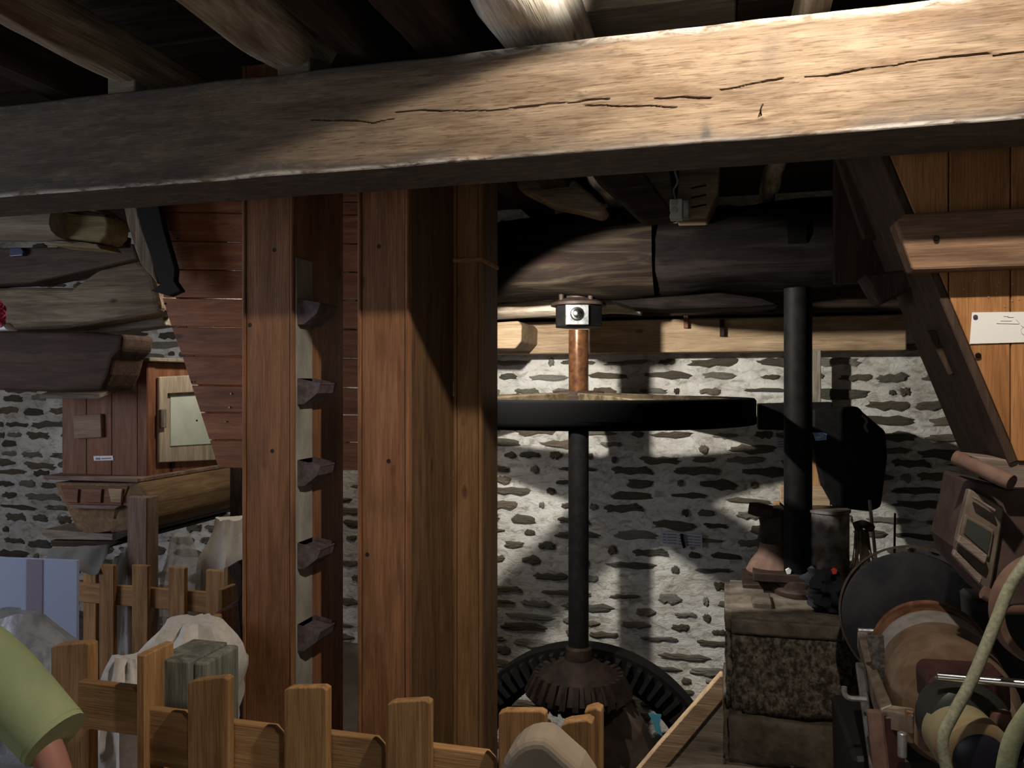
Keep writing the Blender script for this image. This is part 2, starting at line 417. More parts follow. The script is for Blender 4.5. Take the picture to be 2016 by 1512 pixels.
while z < 2.6:
    hrow = rnd.uniform(.062, .088)
    u = -5.1 + rnd.uniform(0, .2)
    while u < 2.1:
        zc0 = z + mn.noise(Vector((u * .8, row * .37, 3))) * .02
        px, py = proj((u, VW, zc0))
        big = px > 1590 or px < 400
        ln = rnd.uniform(.09, .30) * (1.1 if big else 1) if rnd.random() < .8 else rnd.uniform(.03, .08)
        h = min(hrow * .78, rnd.uniform(.024, .060) * (1.3 if big else 1.0))
        if ln < .09: h = rnd.uniform(.03, .055)
        gap = rnd.uniform(.02, .09 if big else .13)
        if rnd.random() < .9:
            cands.append((u + ln / 2, zc0 + rnd.uniform(-.008, .008), ln, h, rnd.uniform(-3.5, 2.5), rnd.randrange(16)))
        u += ln + gap
    z += hrow; row += 1
vis, rest = [], []
for c in cands:
    px, py = proj((c[0], VW, c[1]))
    (vis if any(a <= px <= c2 and b <= py <= d for a, b, c2, d in VIS) else rest).append(c)
vis.sort(key=lambda c: -c[2] * c[3]); rest += vis[295:]; vis = vis[:295]
def smat(c):
    return Matrix.Translation((c[0], VW - .001, c[1])) @ Matrix.Rotation(R(c[4]), 4, 'Y') @ Matrix.Diagonal((c[2], .013, c[3], 1))
WM[wall.name] = wall.matrix_basis.copy()
for c in vis:
    o = bpy.data.objects.new('stone', smeshes[c[5]]); link(o, smat(c), wall)
b = bmesh.new()
for c in rest:
    k = len(b.verts); b.from_mesh(smeshes[c[5]]); b.verts.ensure_lookup_table()
    for vv in b.verts[k:]: vv.co = smat(c) @ vv.co
me = bpy.data.meshes.new('stone_field'); b.to_mesh(me); b.free(); me.materials.clear(); me.materials.append(stone_m)
o = bpy.data.objects.new('stone_field', me); link(o, Matrix.Identity(4), wall); tag(o, kind='stuff')

# ================================================================== MAIN BEAM
VB = 1.72; ZB0, ZB1 = EZ + .512, EZ + .762; UB0, UB1 = -2.3, 1.05
def seg_dist(P, a, b_):
    a = np.array(a); b_ = np.array(b_); ab = b_ - a
    t = np.clip(((P - a) @ ab) / (ab @ ab), 0, 1)
    return np.linalg.norm(P - (a + t[:, None] * ab), axis=1)
def uz(px, py):
    p = AV(px, py, VB); return (p.x, p.z)
cracks = [[(615, 238), (660, 237), (705, 239), (735, 243), (775, 233)], [(780, 221), (830, 217), (870, 217), (960, 218), (1010, 212), (1060, 208), (1100, 203), (1140, 200), (1160, 196), (1200, 195)],
          [(1290, 195), (1340, 191), (1400, 191)], [(1420, 176), (1500, 160), (1540, 154)], [(1585, 153), (1625, 150), (1700, 135), (1760, 128), (1850, 113), (1950, 103)], [(1958, 109), (2016, 103)], [(1150, 207), (1330, 211)]]
NX, NZ = 900, 140
us = np.concatenate([np.linspace(-5.19, -2.02, 90), np.linspace(-2.0, 1.05, NX - 120), np.linspace(1.07, 2.19, 30)]); zs = np.linspace(ZB0, ZB1, NZ)
UU, ZZ = np.meshgrid(us, zs); P2 = np.stack([UU.ravel(), ZZ.ravel()], 1)
wob = np.array([mn.noise(Vector((x * 30, 3.3, 0))) * .0022 + mn.noise(Vector((x * 8, 1.3, 0))) * .003 for x in us]); PW = P2.copy(); PW[:, 1] += np.tile(wob, NZ)
dep = np.zeros(len(P2)); crk = np.zeros(len(P2))
for ln in cracks:
    pts = [uz(*p) for p in ln]
    for k in range(len(pts) - 1):
        d = seg_dist(PW, pts[k], pts[k + 1])
        wd = .0016 + .0006 * math.sin(k * 1.9)
        f = np.clip(1 - d / wd, 0, 1); crk = np.maximum(crk, f)
for (kx, ky, rx) in ((1585, 158, .010), (1215, 97, .012), (1148, 186, .006), (1040, 270, .010), (1383, 205, .006), (1500, 232, .005)):
    c = np.array(uz(kx, ky)); q = P2 - c; d = np.sqrt((q[:, 0] / 1.6) ** 2 + q[:, 1] ** 2)
    dep += .004 * np.exp(-(d / rx) ** 2)
nz = np.array([mn.noise(Vector((p[0] * 2.2, p[1] * 9, 1))) for p in P2[::1]])
n2 = np.array([mn.noise(Vector((p[0] * 9, p[1] * 45, 4))) for p in P2])
rowf = (P2[:, 1] - ZB0) / (ZB1 - ZB0)
pxs = np.array([proj((p, VB, EZ))[0] for p in us]); PX = np.tile(pxs, NZ)
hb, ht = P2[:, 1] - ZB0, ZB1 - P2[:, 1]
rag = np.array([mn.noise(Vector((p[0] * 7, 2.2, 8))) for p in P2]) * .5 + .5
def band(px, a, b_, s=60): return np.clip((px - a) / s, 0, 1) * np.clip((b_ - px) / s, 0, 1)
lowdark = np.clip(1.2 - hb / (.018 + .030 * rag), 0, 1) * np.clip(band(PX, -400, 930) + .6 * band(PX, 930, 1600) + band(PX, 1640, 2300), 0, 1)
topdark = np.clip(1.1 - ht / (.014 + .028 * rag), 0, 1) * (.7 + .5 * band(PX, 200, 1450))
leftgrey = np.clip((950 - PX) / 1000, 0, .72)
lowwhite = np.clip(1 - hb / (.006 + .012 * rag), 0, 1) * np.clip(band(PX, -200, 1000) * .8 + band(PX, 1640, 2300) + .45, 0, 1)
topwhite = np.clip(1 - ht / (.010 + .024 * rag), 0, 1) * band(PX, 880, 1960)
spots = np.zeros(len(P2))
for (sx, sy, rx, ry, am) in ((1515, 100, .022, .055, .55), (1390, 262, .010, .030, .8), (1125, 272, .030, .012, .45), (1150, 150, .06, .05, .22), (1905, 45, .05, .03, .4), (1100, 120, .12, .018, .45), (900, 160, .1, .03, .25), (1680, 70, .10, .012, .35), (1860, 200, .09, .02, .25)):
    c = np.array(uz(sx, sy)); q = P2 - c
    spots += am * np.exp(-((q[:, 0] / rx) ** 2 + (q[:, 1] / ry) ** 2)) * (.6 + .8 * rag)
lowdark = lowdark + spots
wear_shade = np.stack([crk, np.clip(lowwhite + topwhite, 0, 1), np.clip(lowdark + topdark * .8 + leftgrey, 0, 1), np.ones(len(P2))], 1)
edge_round = .004 * (np.clip(1 - hb / .005, 0, 1) ** 2 + np.clip(1 - ht / .006, 0, 1) ** 2)
Y = VB + nz * .004 + n2 * .0012 + crk * .010 - dep + edge_round
Zr = P2[:, 1] + (rag - .5) * .003 * (np.clip(1 - hb / .03, 0, 1)) - (rag - .5) * .006 * np.clip(1 - ht / .03, 0, 1)
verts = np.stack([P2[:, 0], Y, Zr], 1)
faces = [(j * NX + i, j * NX + i + 1, (j + 1) * NX + i + 1, (j + 1) * NX + i) for j in range(NZ - 1) for i in range(NX - 1)]
DB = .205
bot = [tuple(verts[i]) for i in range(NX)]; top = [tuple(verts[(NZ - 1) * NX + i]) for i in range(NX)]
V = [tuple(x) for x in verts]; n0 = len(V)
V += [(x, VB + DB, zz) for x, _, zz in bot] + [(x, VB + DB, zz) for x, _, zz in top] + bot + top
UB0, UB1 = -5.19, 2.19
for i in range(NX - 1):
    faces.append((n0 + 2 * NX + i, n0 + i, n0 + i + 1, n0 + 2 * NX + i + 1))
    faces.append((n0 + 3 * NX + i, n0 + 3 * NX + i + 1, n0 + NX + i + 1, n0 + NX + i))
    faces.append((n0 + i, n0 + NX + i, n0 + NX + i + 1, n0 + i + 1))
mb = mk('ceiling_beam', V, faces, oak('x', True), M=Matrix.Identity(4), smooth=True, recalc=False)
at = mb.data.attributes.new('wear_shade', 'FLOAT_COLOR', 'POINT')
full = np.zeros((len(V), 4), dtype=np.float32); full[:n0] = wear_shade; full[:, 3] = 1
full[n0:, 2] = 1.0; full[n0 + 3 * NX:, 1] = .6  # shade painted into the colour of the underside and other hidden faces
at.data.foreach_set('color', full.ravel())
try: mb.data.set_sharp_from_angle(angle=R(50))
except Exception: pass
tag(mb, 'large squared pale oak beam with long cracks crossing the whole photo', 'beam')
nail = tube('nail', [AV(1502, 205, VB - .012), AV(1497, 217, VB - .014), AV(1500, 230, VB + .004)], .0016, iron, mb, k=6, sub=2)

# ------------------------------------------------------------------ joists above the beam
def joist(name, pxl, pxr, label, mat, ex=4, amp=.01, ht=.14, z0=.80, v0=-.3, v1=3.9, seed=0, bow=0, fr=5, taper=1):
    a = AV(pxl, 150, VB); b_ = AV(pxr, 150, VB)
    uc = (a.x + b_.x) / 2; wd = abs(b_.x - a.x)
    o = beam(name, (uc, v0, EZ + z0 + ht / 2), (uc, v1, EZ + z0 + ht / 2), wd, ht, mat, ex=ex, k=24, amp=amp, seed=seed, segs=70, bow=bow, fr=fr, taper=taper)
    return tag(o, label, 'joist')
joist('joist', 195, 300, 'narrow ceiling joist with chalky lower edge resting on left end of the beam', log_pale('x'), 6, .006, .17, seed=1, ht=.17) if False else None
joist('joist', 204, 264, 'narrow joist with chalky lower edge above far left of the beam', log_pale('x'), 6, .010, .11, seed=1)
joist('joist', 505, 612, 'thick round white-dusted log joist above the left half of the beam', log_dusty('x'), 2.3, .035, .15, .79, seed=2, fr=3, v1=1.85)
joist('joist', 655, 720, 'dark thin joist just right of the thick dusted log', dark('x'), 8, .004, .14, seed=3)
joist('joist', 790, 900, 'dark joist immediately left of the brightly lit joist', dark('x'), 8, .006, .19, seed=4)
joist('joist', 950, 1115, 'white joist above the middle of the beam, lamp glare put into its colour', wood('log_white', 'x', (.34, .29, .22), (.72, .68, .60), (.86, .83, .76), stain=(.25, .18, .12), stain_amt=.55, bump=.7, gs=.5), 3.5, .018, .20, seed=5, fr=4)  # glare of the lamp is put into the joist's white colour
joist('joist', 1590, 1650, 'small pale joist above the right half of the beam', log_dusty('x'), 6, .006, .16, seed=6, v0=1.65)
joist('joist', 40, 100, 'dark joist above the far left end of the beam', dark('x'), 8, .004, .14, seed=8)
# trimmer boards between joists (run along the beam)
for k, (x0, x1, vv, lab) in enumerate(((1100, 1450, 2.0, 'smooth grey-brown board above the beam, right of the glaring joist'), (1452, 1600, 2.05, 'darker short board beyond the grey-brown one above the beam'))):
    a = AV(x0, 0, vv); b_ = AV(x1, 0, vv)
    tag(box('ceiling_board', a.x, b_.x, vv, vv + 1.0, EZ + .955, EZ + 1.015, greyw('x') if k != 1 else dark('x'), bev=.004), lab, 'board')
# chocks
for (x0, x1, y0, y1, lab) in ((210, 264, 158, 190, 'small wooden chock under the narrow joist at far left'), (545, 608, 128, 152, 'small wooden chock under the thick dusted log joist')):
    a = AV(x0, y0, VB + .01); b_ = AV(x1, y1, VB + .01)
    tag(box('wood_chock', a.x, b_.x, VB + .012, VB + .12, ZB1 + .0, a.z + .03, greyw('x'), bev=.003), lab, 'wedge')
# pendant shade above the frame
sh = empty('pendant_lamp', L1 + Vector((0, 0, .03)), 'plain pendant lamp hanging from the ceiling in front of the beam', 'lamp')
lathe('lamp_shade', L1 + Vector((0, 0, .012)), (0, 0, 1), [(.085, 0), (.087, .001), (.03, .018), (.012, .026), (.010, .028)], iron, sh, 32)
fl2 = empty('floodlight', L2, 'small black floodlight behind the rightmost wooden trunk', 'lamp')
d2 = Vector((.476, .667, -.571)).normalized()
cyl('lamp_housing', L2 + Vector((-.022, .0, .028)), L2 + Vector((-.022, .0, .10)), .022, iron, fl2)
tube('bracket', [L2 + Vector((-.022, 0, .09)), L2 + Vector((-.022, 0, .3)), L2 + Vector((-.022, 0, .618))], .008, iron, fl2, k=8, sub=1)

# ------------------------------------------------------------------ timbers seen under the beam, behind
tag(slab('roof_log', [(985, 350), (1085, 338), (1130, 352), (1168, 385), (1195, 408), (1180, 424), (1130, 410), (1075, 398), (1035, 378)], 3.15, .16, log_pale('x'), bev=.025, seg=3), 'crooked pale log end under the beam, left of the dark joist', 'timber')
tag(slab('dark_joist', [(1150, 330), (1262, 330), (1330, 424), (1262, 432)], 3.0, .14, dark('x'), bev=.01, seg=2), 'dark slanting joist left of the white switch box', 'timber')
tag(slab('pale_joist', [(1212, 318), (1315, 318), (1334, 436), (1318, 432)], 3.35, .12, greyw('x'), bev=.012, seg=2), 'grey slanting joist directly left of the white switch box', 'timber')
jb = tag(slab('timber_end', [(1338, 322), (1418, 316), (1414, 378), (1392, 424), (1330, 426)], 3.2, .2, log_pale('x'), bev=.008, seg=2), 'cracked pale timber end behind the white switch box', 'timber')
for yy in (366, 385, 404):
    slab('crack', [(1360, yy + 3), (1390, yy - 3), (1391, yy), (1361, yy + 6)], 3.197, .01, iron, jb, bev=0)
sb = empty('switch_box', AV(1335, 428, 3.0), 'white plastic switch box hanging on a cable under the beam', 'switch box')
p = AV(1318, 392, 3.0); q = AV(1343, 428, 3.0)
box('box_body', p.x, q.x, 3.0, 3.07, q.z, p.z, white, sb, .004, 2)
box('side_cover', q.x, AV(1357, 400, 3.0).x, 3.012, 3.07, q.z + .003, p.z - .002, tin, sb, .004, 2)
for yy in (399, 414):
    c = AV(1328, yy, 2.998); cyl('button', c, c + Vector((0, -.006, 0)), .012, simple('button_grey', (.42, .42, .40), .5), sb)
tube('cable', [AV(1330, 392, 3.02), AV(1326, 375, 3.03), AV(1334, 358, 3.03), AV(1329, 335, 3.04), AV(1330, 300, 3.05)], .004, simple('grey_cable', (.25, .25, .25), .5), sb, k=7)

# big horizontal log that carries the shaft
lg = empty('bearing_log', AV(1290, 500, 3.4), 'massive dark round log carrying the top of the iron shaft', 'timber')
zc = AV(1200, 500, 3.36).z
a = AV(700, 500, 3.56); b_ = AV(1660, 500, 3.56)
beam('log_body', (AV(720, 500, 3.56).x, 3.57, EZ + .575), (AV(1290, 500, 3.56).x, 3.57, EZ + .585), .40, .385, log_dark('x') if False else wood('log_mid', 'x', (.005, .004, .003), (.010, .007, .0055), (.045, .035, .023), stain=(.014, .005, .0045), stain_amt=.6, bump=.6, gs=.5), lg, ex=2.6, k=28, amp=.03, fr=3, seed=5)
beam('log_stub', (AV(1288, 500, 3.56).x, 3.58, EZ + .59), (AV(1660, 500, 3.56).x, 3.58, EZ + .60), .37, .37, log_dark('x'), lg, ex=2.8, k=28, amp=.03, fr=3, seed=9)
mo = AV(1568, 456, 3.375)
slab('mortise', [(1549, 434), (1588, 433), (1590, 479), (1550, 481)], 3.385, .02, simple('mortise_black', (.003, .003, .003), 1, 0, 0), lg, bev=.003)
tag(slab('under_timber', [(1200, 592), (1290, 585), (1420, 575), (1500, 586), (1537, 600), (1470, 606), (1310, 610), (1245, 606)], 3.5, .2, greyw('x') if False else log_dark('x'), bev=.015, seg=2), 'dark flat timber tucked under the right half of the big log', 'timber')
tag(beam('floor_joist', AV(985, 606, 3.95) + Vector((-1.2, 0, -.01)), AV(1262, 598, 3.95), .16, .11, log_dusty('x'), ex=3, k=20, amp=.02, fr=4, seed=11), 'pale lit timber seen left and right of the shaft bearing', 'timber')
# lintel on wall
li = box('wall_lintel', AV(900, 640, 4.32).x, AV(1780, 640, 4.32).x, 4.26, 4.46, EZ + .168, EZ + .345, oak('x'), bev=.008, seg=2)
tag(li, 'long pale wooden wall beam behind the shaft, above the stonework', 'beam')
for (x, y0, y1) in ((1350, 622, 646), (1421, 630, 662)):
    p = AV(x - 4, y0, 4.24); q = AV(x + 5, y1, 4.24)
    tag(box('wooden_peg', p.x, q.x, 4.225, 4.27, q.z, p.z, cabw('z') if x == 1350 else dark('z'), bev=.002), 'reddish wooden peg in front of the pale wall beam' if x == 1350 else 'dark wooden peg in front of the pale wall beam', 'peg')
tag(slab('joist_end', [(960, 636), (1020, 632), (1027, 640), (1026, 672), (1014, 686), (960, 686)], 3.9, .4, oak('x'), bev=.004), 'chamfered pale joist end beside the right trunk', 'timber')
tag(box('upper_wall_beam', AV(900, 560, 4.2).x, 2.15, 4.22, 4.44, EZ + .36, EZ + .56, dark('x'), bev=.01), 'black timber lying on top of the pale wall beam', 'timber')

# ================================================================== MILL GEARING
SC = AV(1139, 700, 3.60); SU, SV = SC.x, 3.60
sf = empty('main_shaft', (SU, SV, EZ - 1.3), 'tall vertical iron shaft, rusty and shiny at the top, black below', 'shaft')
cyl('upper_shaft', (SU, SV, EZ - .06), (SU, SV, EZ + .25), .046, rusty, sf, n=40)
cyl('lower_shaft', (SU, SV, EZ - 1.27), (SU, SV, EZ - .15), .047, iron, sf, n=40)
# bearing
br = empty('shaft_bearing', (SU, SV, EZ + .25), 'angular iron bearing block with a round bolt at top of the shaft', 'bearing')
th0 = R(15)
hexp = []
for k in range(8):
    a = th0 + R(22.5 + 45 * k); hexp.append(Vector((SU + .112 * math.cos(a), SV + .112 * math.sin(a), EZ + .262)))
prism('block', hexp, (0, 0, .098), iron, br, bev=.004, seg=2)
fc = Vector((SU + .02 * math.cos(R(-90 + 15)) , SV, 0))
nrm = Vector((math.cos(th0 - R(90)), math.sin(th0 - R(90)), 0)); tg = Vector((math.cos(th0), math.sin(th0), 0))
c0 = Vector((SU, SV, EZ + .262)) + nrm * .100 - tg * .016
pl = [c0 - tg * .052 + Vector((0, 0, .004)), c0 + tg * .052 + Vector((0, 0, .004)), c0 + tg * .052 + Vector((0, 0, .094)), c0 - tg * .052 + Vector((0, 0, .094))]
prism('face_plate', pl, nrm * .018, steel, br, bev=.002)
lathe('bolt', c0 + nrm * .018 + Vector((0, 0, .054)), nrm, [(.027, 0), (.027, .006), (.020, .007), (.020, .014), (.014, .018), (0, .019)], chrome, br, 24)
lathe('washer', c0 + nrm * .017 + Vector((0, 0, .052)), nrm, [(.020, 0), (.031, 0), (.031, .004), (.020, .004)], iron, br, 24, closed=True)
lathe('flange', (SU, SV, EZ + .36), (0, 0, 1), [(.128, 0), (.128, .012), (.09, .03), (.06, .036), (.056, .12), (.06, .125)], ironb, br, 32)
for k in range(4):
    a = th0 + R(-60 + 90 * k); q = Vector((SU + .095 * math.cos(a), SV + .095 * math.sin(a), EZ + .37))
    cyl('stud', q, q + Vector((0, 0, .07)), .012, ironb, br, n=12)
# horizontal wheel
WR = .787
wh = empty('flat_wheel', (SU, SV, EZ - .165), 'big black horizontal spoked wheel on the vertical shaft', 'wheel')
lathe('rim', (SU, SV, EZ - .172), (0, 0, 1), [(WR, 0), (WR + .002, .008), (WR + .002, .028), (WR, .033), (WR, .10), (WR - .008, .110), (WR - .07, .112), (WR - .10, .104), (WR - .10, .07), (WR - .04, .06), (WR - .04, 0)], simple('matte_black', (.002, .002, .0022), .8, 0, .03), wh, 96, closed=True)
lathe('hub', (SU, SV, EZ - .17), (0, 0, 1), [(.05, 0), (.12, 0), (.13, .02), (.13, .10), (.135, .115), (.115, .135), (.10, .138), (.05, .14)], ironb, wh, 40, closed=True)
brass = simple('oily_brass_spoke', (.10, .075, .045), .35, .6, .5, 20, (.24, .19, .12), .4, .6, .2)
for k in range(5):
    a = R(18 + 72 * k); d = Vector((math.cos(a), math.sin(a), 0)); t = Vector((-d.y, d.x, 0))
    V = []
    for r_, w_, zt, zb in ((.11, .060, -.040, -.15), (.40, .047, -.050, -.125), (.70, .052, -.066, -.12)):
        for s in (-1, 1):
            V += [Vector((SU, SV, EZ + zt)) + d * r_ + t * s * w_, Vector((SU, SV, EZ + zb)) + d * r_ + t * s * w_ * .8]
    F = []
    for q in range(2):
        b0 = q * 4
        F += [(b0, b0 + 2, b0 + 6, b0 + 4), (b0 + 1, b0 + 5, b0 + 7, b0 + 3), (b0, b0 + 4, b0 + 5, b0 + 1), (b0 + 2, b0 + 3, b0 + 7, b0 + 6)]
    F += [(0, 1, 3, 2), (8, 10, 11, 9)]
    mk('spoke', V, F, brass, wh, bev=.004, seg=2)
# pinion
pn = empty('pinion_gear', (SU, SV, EZ - 1.45), 'rusty cone-shaped pinion gear at the foot of the vertical shaft', 'gear')
pin_m = simple('pinion_shaded', (.010, .007, .006), .7, 0, .08, 14, (.028, .017, .013), .4, .7, .3)  # iron darkened so the pit's shade sits in its colour
lathe('pinion_body', (SU, SV, EZ - 1.44), (0, 0, 1), [(.05, 0), (.20, 0), (.225, .03), (.185, .10), (.12, .13), (.10, .15), (.065, .17), (.06, .22), (.048, .23)], pin_m, pn, 48, closed=True)
for k in range(26):
    a = 2 * math.pi * k / 26; d = Vector((math.cos(a), math.sin(a), 0)); t = Vector((-d.y, d.x, 0)) * .013
    o0 = Vector((SU, SV, EZ))
    P = [o0 + d * .20 + Vector((0, 0, -1.47)), o0 + d * .25 + Vector((0, 0, -1.42)), o0 + d * .205 + Vector((0, 0, -1.33)), o0 + d * .17 + Vector((0, 0, -1.34))]
    prism('tooth', [q - t for q in P], t * 2, pin_m, pn, bev=0)
# pit wheel, axis along v
PV = SV + .30; PR = .265 * 2.385
pc = AV(1152, 1538, PV); PR = (AV(1152, 1275, PV).z - pc.z)
pw = empty('pit_gear', pc, 'large upright toothed iron gear wheel standing in the pit', 'gear')
lathe('rim', pc, (0, 1, 0), [(PR, 0), (PR, .11), (PR - .05, .12), (PR - .14, .12), (PR - .16, .10), (PR - .16, .02), (PR - .13, 0)], iron, pw, 96, closed=True)
tm = None
for k in range(72):
    a = 2 * math.pi * k / 72; d = Vector((math.cos(a), 0, math.sin(a))); t = Vector((-d.z, 0, d.x)) * .011
    if tm is None:
        P = [(PR - .125, -.011, 0), (PR - .018, -.014, 0), (PR - .018, .014, 0), (PR - .125, .011, 0)]
        V = [(x, 0, y) for x, y, _ in P] + [(x + (.008 if i in (0, 3) else -.004), -.042, y * .6) for i, (x, y, _) in enumerate(P)]
        F = [(0, 1, 2, 3), (7, 6, 5, 4), (0, 4, 5, 1), (1, 5, 6, 2), (2, 6, 7, 3), (3, 7, 4, 0)]
        tm = bpy.data.meshes.new('tooth'); tm.from_pydata(V, [], F); tm.materials.append(simple('tooth_iron', (.022, .022, .022), .4, .5, .5))
    o = bpy.data.objects.new('tooth', tm)
    link(o, Matrix.Translation(pc + Vector((0, -.001, 0))) @ Matrix.Rotation(-a, 4, 'Y'), pw)
for k in range(6):
    a = R(60 * k + 30); d = Vector((math.cos(a), 0, math.sin(a)))
    beam('spoke', pc + d * .08 + Vector((0, .06, 0)), pc + d * (PR - .15) + Vector((0, .06, 0)), .05, .09, iron, pw, ex=4, k=12, amp=0, segs=2, up=Vector((0, 1, 0)))
lathe('hub', pc + Vector((0, -.06, 0)), (0, 1, 0), [(.03, 0), (.10, 0), (.11, .02), (.11, .20), (.03, .21)], iron, pw, 32, closed=True)
cyl('axle', pc + Vector((0, -.10, 0)), pc + Vector((0, .5, 0)), .045, ironb, pw)
# support under pinion
sp_ = empty('gear_support', (SU, SV + .02, EZ - 2.7), 'dark iron pedestal below the cone-shaped pinion gear', 'support')
slab('pedestal', [(1103, 1372), (1215, 1372), (1262, 1440), (1290, 1512), (1300, 1700), (1118, 1700), (1122, 1430)], SV - .06, .14, ironb if False else simple('pit_brown', (.035, .022, .016), .7, 0, .3, 9, (.06, .04, .03), .4, .6, .2), sp_, bev=.01)
# daylight glints at wheel pit, painted as glowing slivers
gl = empty('pit_glints', AV(1190, 1390, 4.40), 'small blue daylight glints painted as glowing slivers by the pit wheel', 'glint')
bl = simple('daylight_blue', (.2, .5, .7), .5, 0, .2, emit=((.25, .70, 1.0), 1.6))
bl2 = simple('daylight_dim', (.02, .06, .07), .5, 0, .2, emit=((.03, .13, .17), .35))
slab('gap', [(1182, 1392), (1190, 1385), (1200, 1379), (1199, 1385), (1192, 1391), (1185, 1393)], SV - .085, .01, bl, gl, bev=0)
slab('gap', [(1169, 1394), (1176, 1386), (1180, 1389), (1175, 1396)], SV - .085, .01, simple('daylight_deep', (.05, .1, .4), .5, 0, .2, emit=((.06, .16, .75), .7)), gl, bev=0)
slab('gap', [(1276, 1405), (1302, 1408), (1298, 1428), (1304, 1450), (1290, 1440), (1285, 1420)], SV + .1, .01, bl2, gl, bev=0)

# wall notices
ns = empty('wall_notice', AV(1341, 1072, 4.42), 'small bluish-white paper notice pinned to the stone wall', 'notice')
slab('paper', [(1301, 1045), (1382, 1053), (1383, 1078), (1300, 1070)], 4.425, .002, simple('notice_paper', (.52, .55, .62), .8, 0, .1), ns, bev=0)
for k in range(4):
    for (xa, xb) in ((1305, 1311), (1314, 1332), (1336, 1345), (1352, 1364), (1366, 1379)):
        y = 1050 + 5.6 * k + (xa - 1300) * .09
        slab('print', [(xa, y), (xb, y + .6), (xb, y + 2.6), (xa, y + 2)], 4.423, .002, ink, ns, bev=0)
slab('pin', [(1339, 1051), (1345, 1052), (1346, 1062), (1350, 1078), (1345, 1080), (1340, 1062)], 4.41, .014, iron, ns, bev=0)
ns = empty('wall_notice', AV(1563, 876, 4.42), 'second paper notice half hidden behind the iron column', 'notice')
slab('paper', [(1527, 866), (1540, 863), (1618, 868), (1618, 888), (1530, 886)], 4.425, .002, MATS['notice_paper'], ns, bev=0)
for k in range(3):
    y = 868 + 5 * k; slab('print', [(1531, y + 1), (1546, y), (1546, y + 2), (1531, y + 3)], 4.423, .002, ink, ns, bev=0)
tag(slab('blue_card', [(1600, 852), (1618, 851), (1628, 854), (1627, 866), (1606, 868)], 3.746, .003, simple('blue_white_card', (.20, .38, .72), .5, 0, .3, 60, (.7, .75, .8), .5, .58), bev=0), 'small blue and white card stuck beside the iron column', 'card')

# iron column on stone block
cp = AV(1571, 1150, 3.53); CU, CV = cp.x, 3.53
cl = empty('iron_column', (CU, CV, EZ - .88), 'black round cast iron column standing on the rough stone block', 'column')
cyl('column_shaft', (CU, CV, EZ - .86), (CU, CV, EZ + .405), .057, iron, cl, n=40)
lathe('base_flange', (CU, CV, EZ - .885), (0, 0, 1), [(.105, 0), (.108, .02), (.10, .03), (.085, .035), (.083, .06), (.058, .07)], ironb, cl, 40)
ZT = EZ - .885
bk = empty('stone_block', (CU, 3.4, 0), 'rough grey stone block on which the iron column stands', 'block')
pL = AV(1430, 1300, 3.1).x; pR = AV(1642, 1300, 3.1).x
def rough_block(name, u0, u1, v0, v1, z0, z1, mat, parent, amp=.012, seed=0, n=14):
    V, F = [], []
    b = bmesh.new(); bmesh.ops.create_cube(b, size=1)
    bmesh.ops.bevel(b, geom=b.edges[:], offset=.05, segments=2, affect='EDGES')
    bmesh.ops.subdivide_edges(b, edges=b.edges[:], cuts=n // 2, use_grid_fill=True)
    for vv in b.verts:
        c = vv.co
        p = Vector((u0 + (c.x + .5) * (u1 - u0), v0 + (c.y + .5) * (v1 - v0), z0 + (c.z + .5) * (z1 - z0)))
        d = mn.noise(p * 9 + Vector((seed, 0, 0))) * amp + mn.noise(p * 30 + Vector((seed, 5, 0))) * amp * .4
        p += Vector((c.x, c.y, c.z)).normalized() * d; vv.co = p
    me = bpy.data.meshes.new(name); b.to_mesh(me); b.free(); me.materials.append(mat)
    me.polygons.foreach_set('use_smooth', [True] * len(me.polygons))
    o = bpy.data.objects.new(name, me); link(o, Matrix.Identity(4), parent); return o
rough_block('upper_stone', pL, pR + .10, 3.1, 3.70, EZ - 1.26, ZT - .035, blockm, bk, .018, 1)
rough_block('cap_slab', pL - .005, pR + .09, 3.09, 3.70, ZT - .06, ZT, blocks, bk, .006, 2, 8)
rough_block('lower_stone', pL - .01, pR + .10, 3.07, 3.70, EZ - 1.43, EZ - 1.24, blocks, bk, .02, 3)
rough_block('foot_stone', pL - .03, pR + .12, 3.04, 3.70, -.02, EZ - 1.41, blocks, bk, .02, 4)
tag(box('small_stone_brick', AV(1482, 1180, 3.25).x, AV(1520, 1180, 3.25).x, 3.25, 3.42, ZT - .005, ZT + .022, blocks, bev=.004), 'small flat brick lying on the stone block left of the column', 'brick')
# ladder-like stringer board left of block
tag(slab('slanting_rail', [(1293, 1472), (1418, 1330), (1424, 1332), (1424, 1376), (1344, 1472), (1160, 1690), (1110, 1690)], 2.8, .05, oak('x'), bev=.003), 'slanting pale wooden rail leaning beside the stone block', 'rail')
tag(slab('stair_panel', [(1166, 1690), (1344, 1470), (1424, 1374), (1424, 1690)], 2.83, .03, greyw('x'), bev=.002), 'triangular grey board beneath the slanting rail', 'panel')
# curved dusty case at bottom
cs = empty('millstone_case', AV(1430, 1500, 2.0), 'round dusty grey-brown case top along the bottom of the photo', 'case')
ctr = AV(1480, 1620, 1.75)
lathe('case_top', Vector((ctr.x, 1.75, 0.0)), (0, 0, 1), [(.38, 0), (.38, EZ - 1.0), (.365, EZ - .985), (0, EZ - .975)], dustyt, cs, 96)

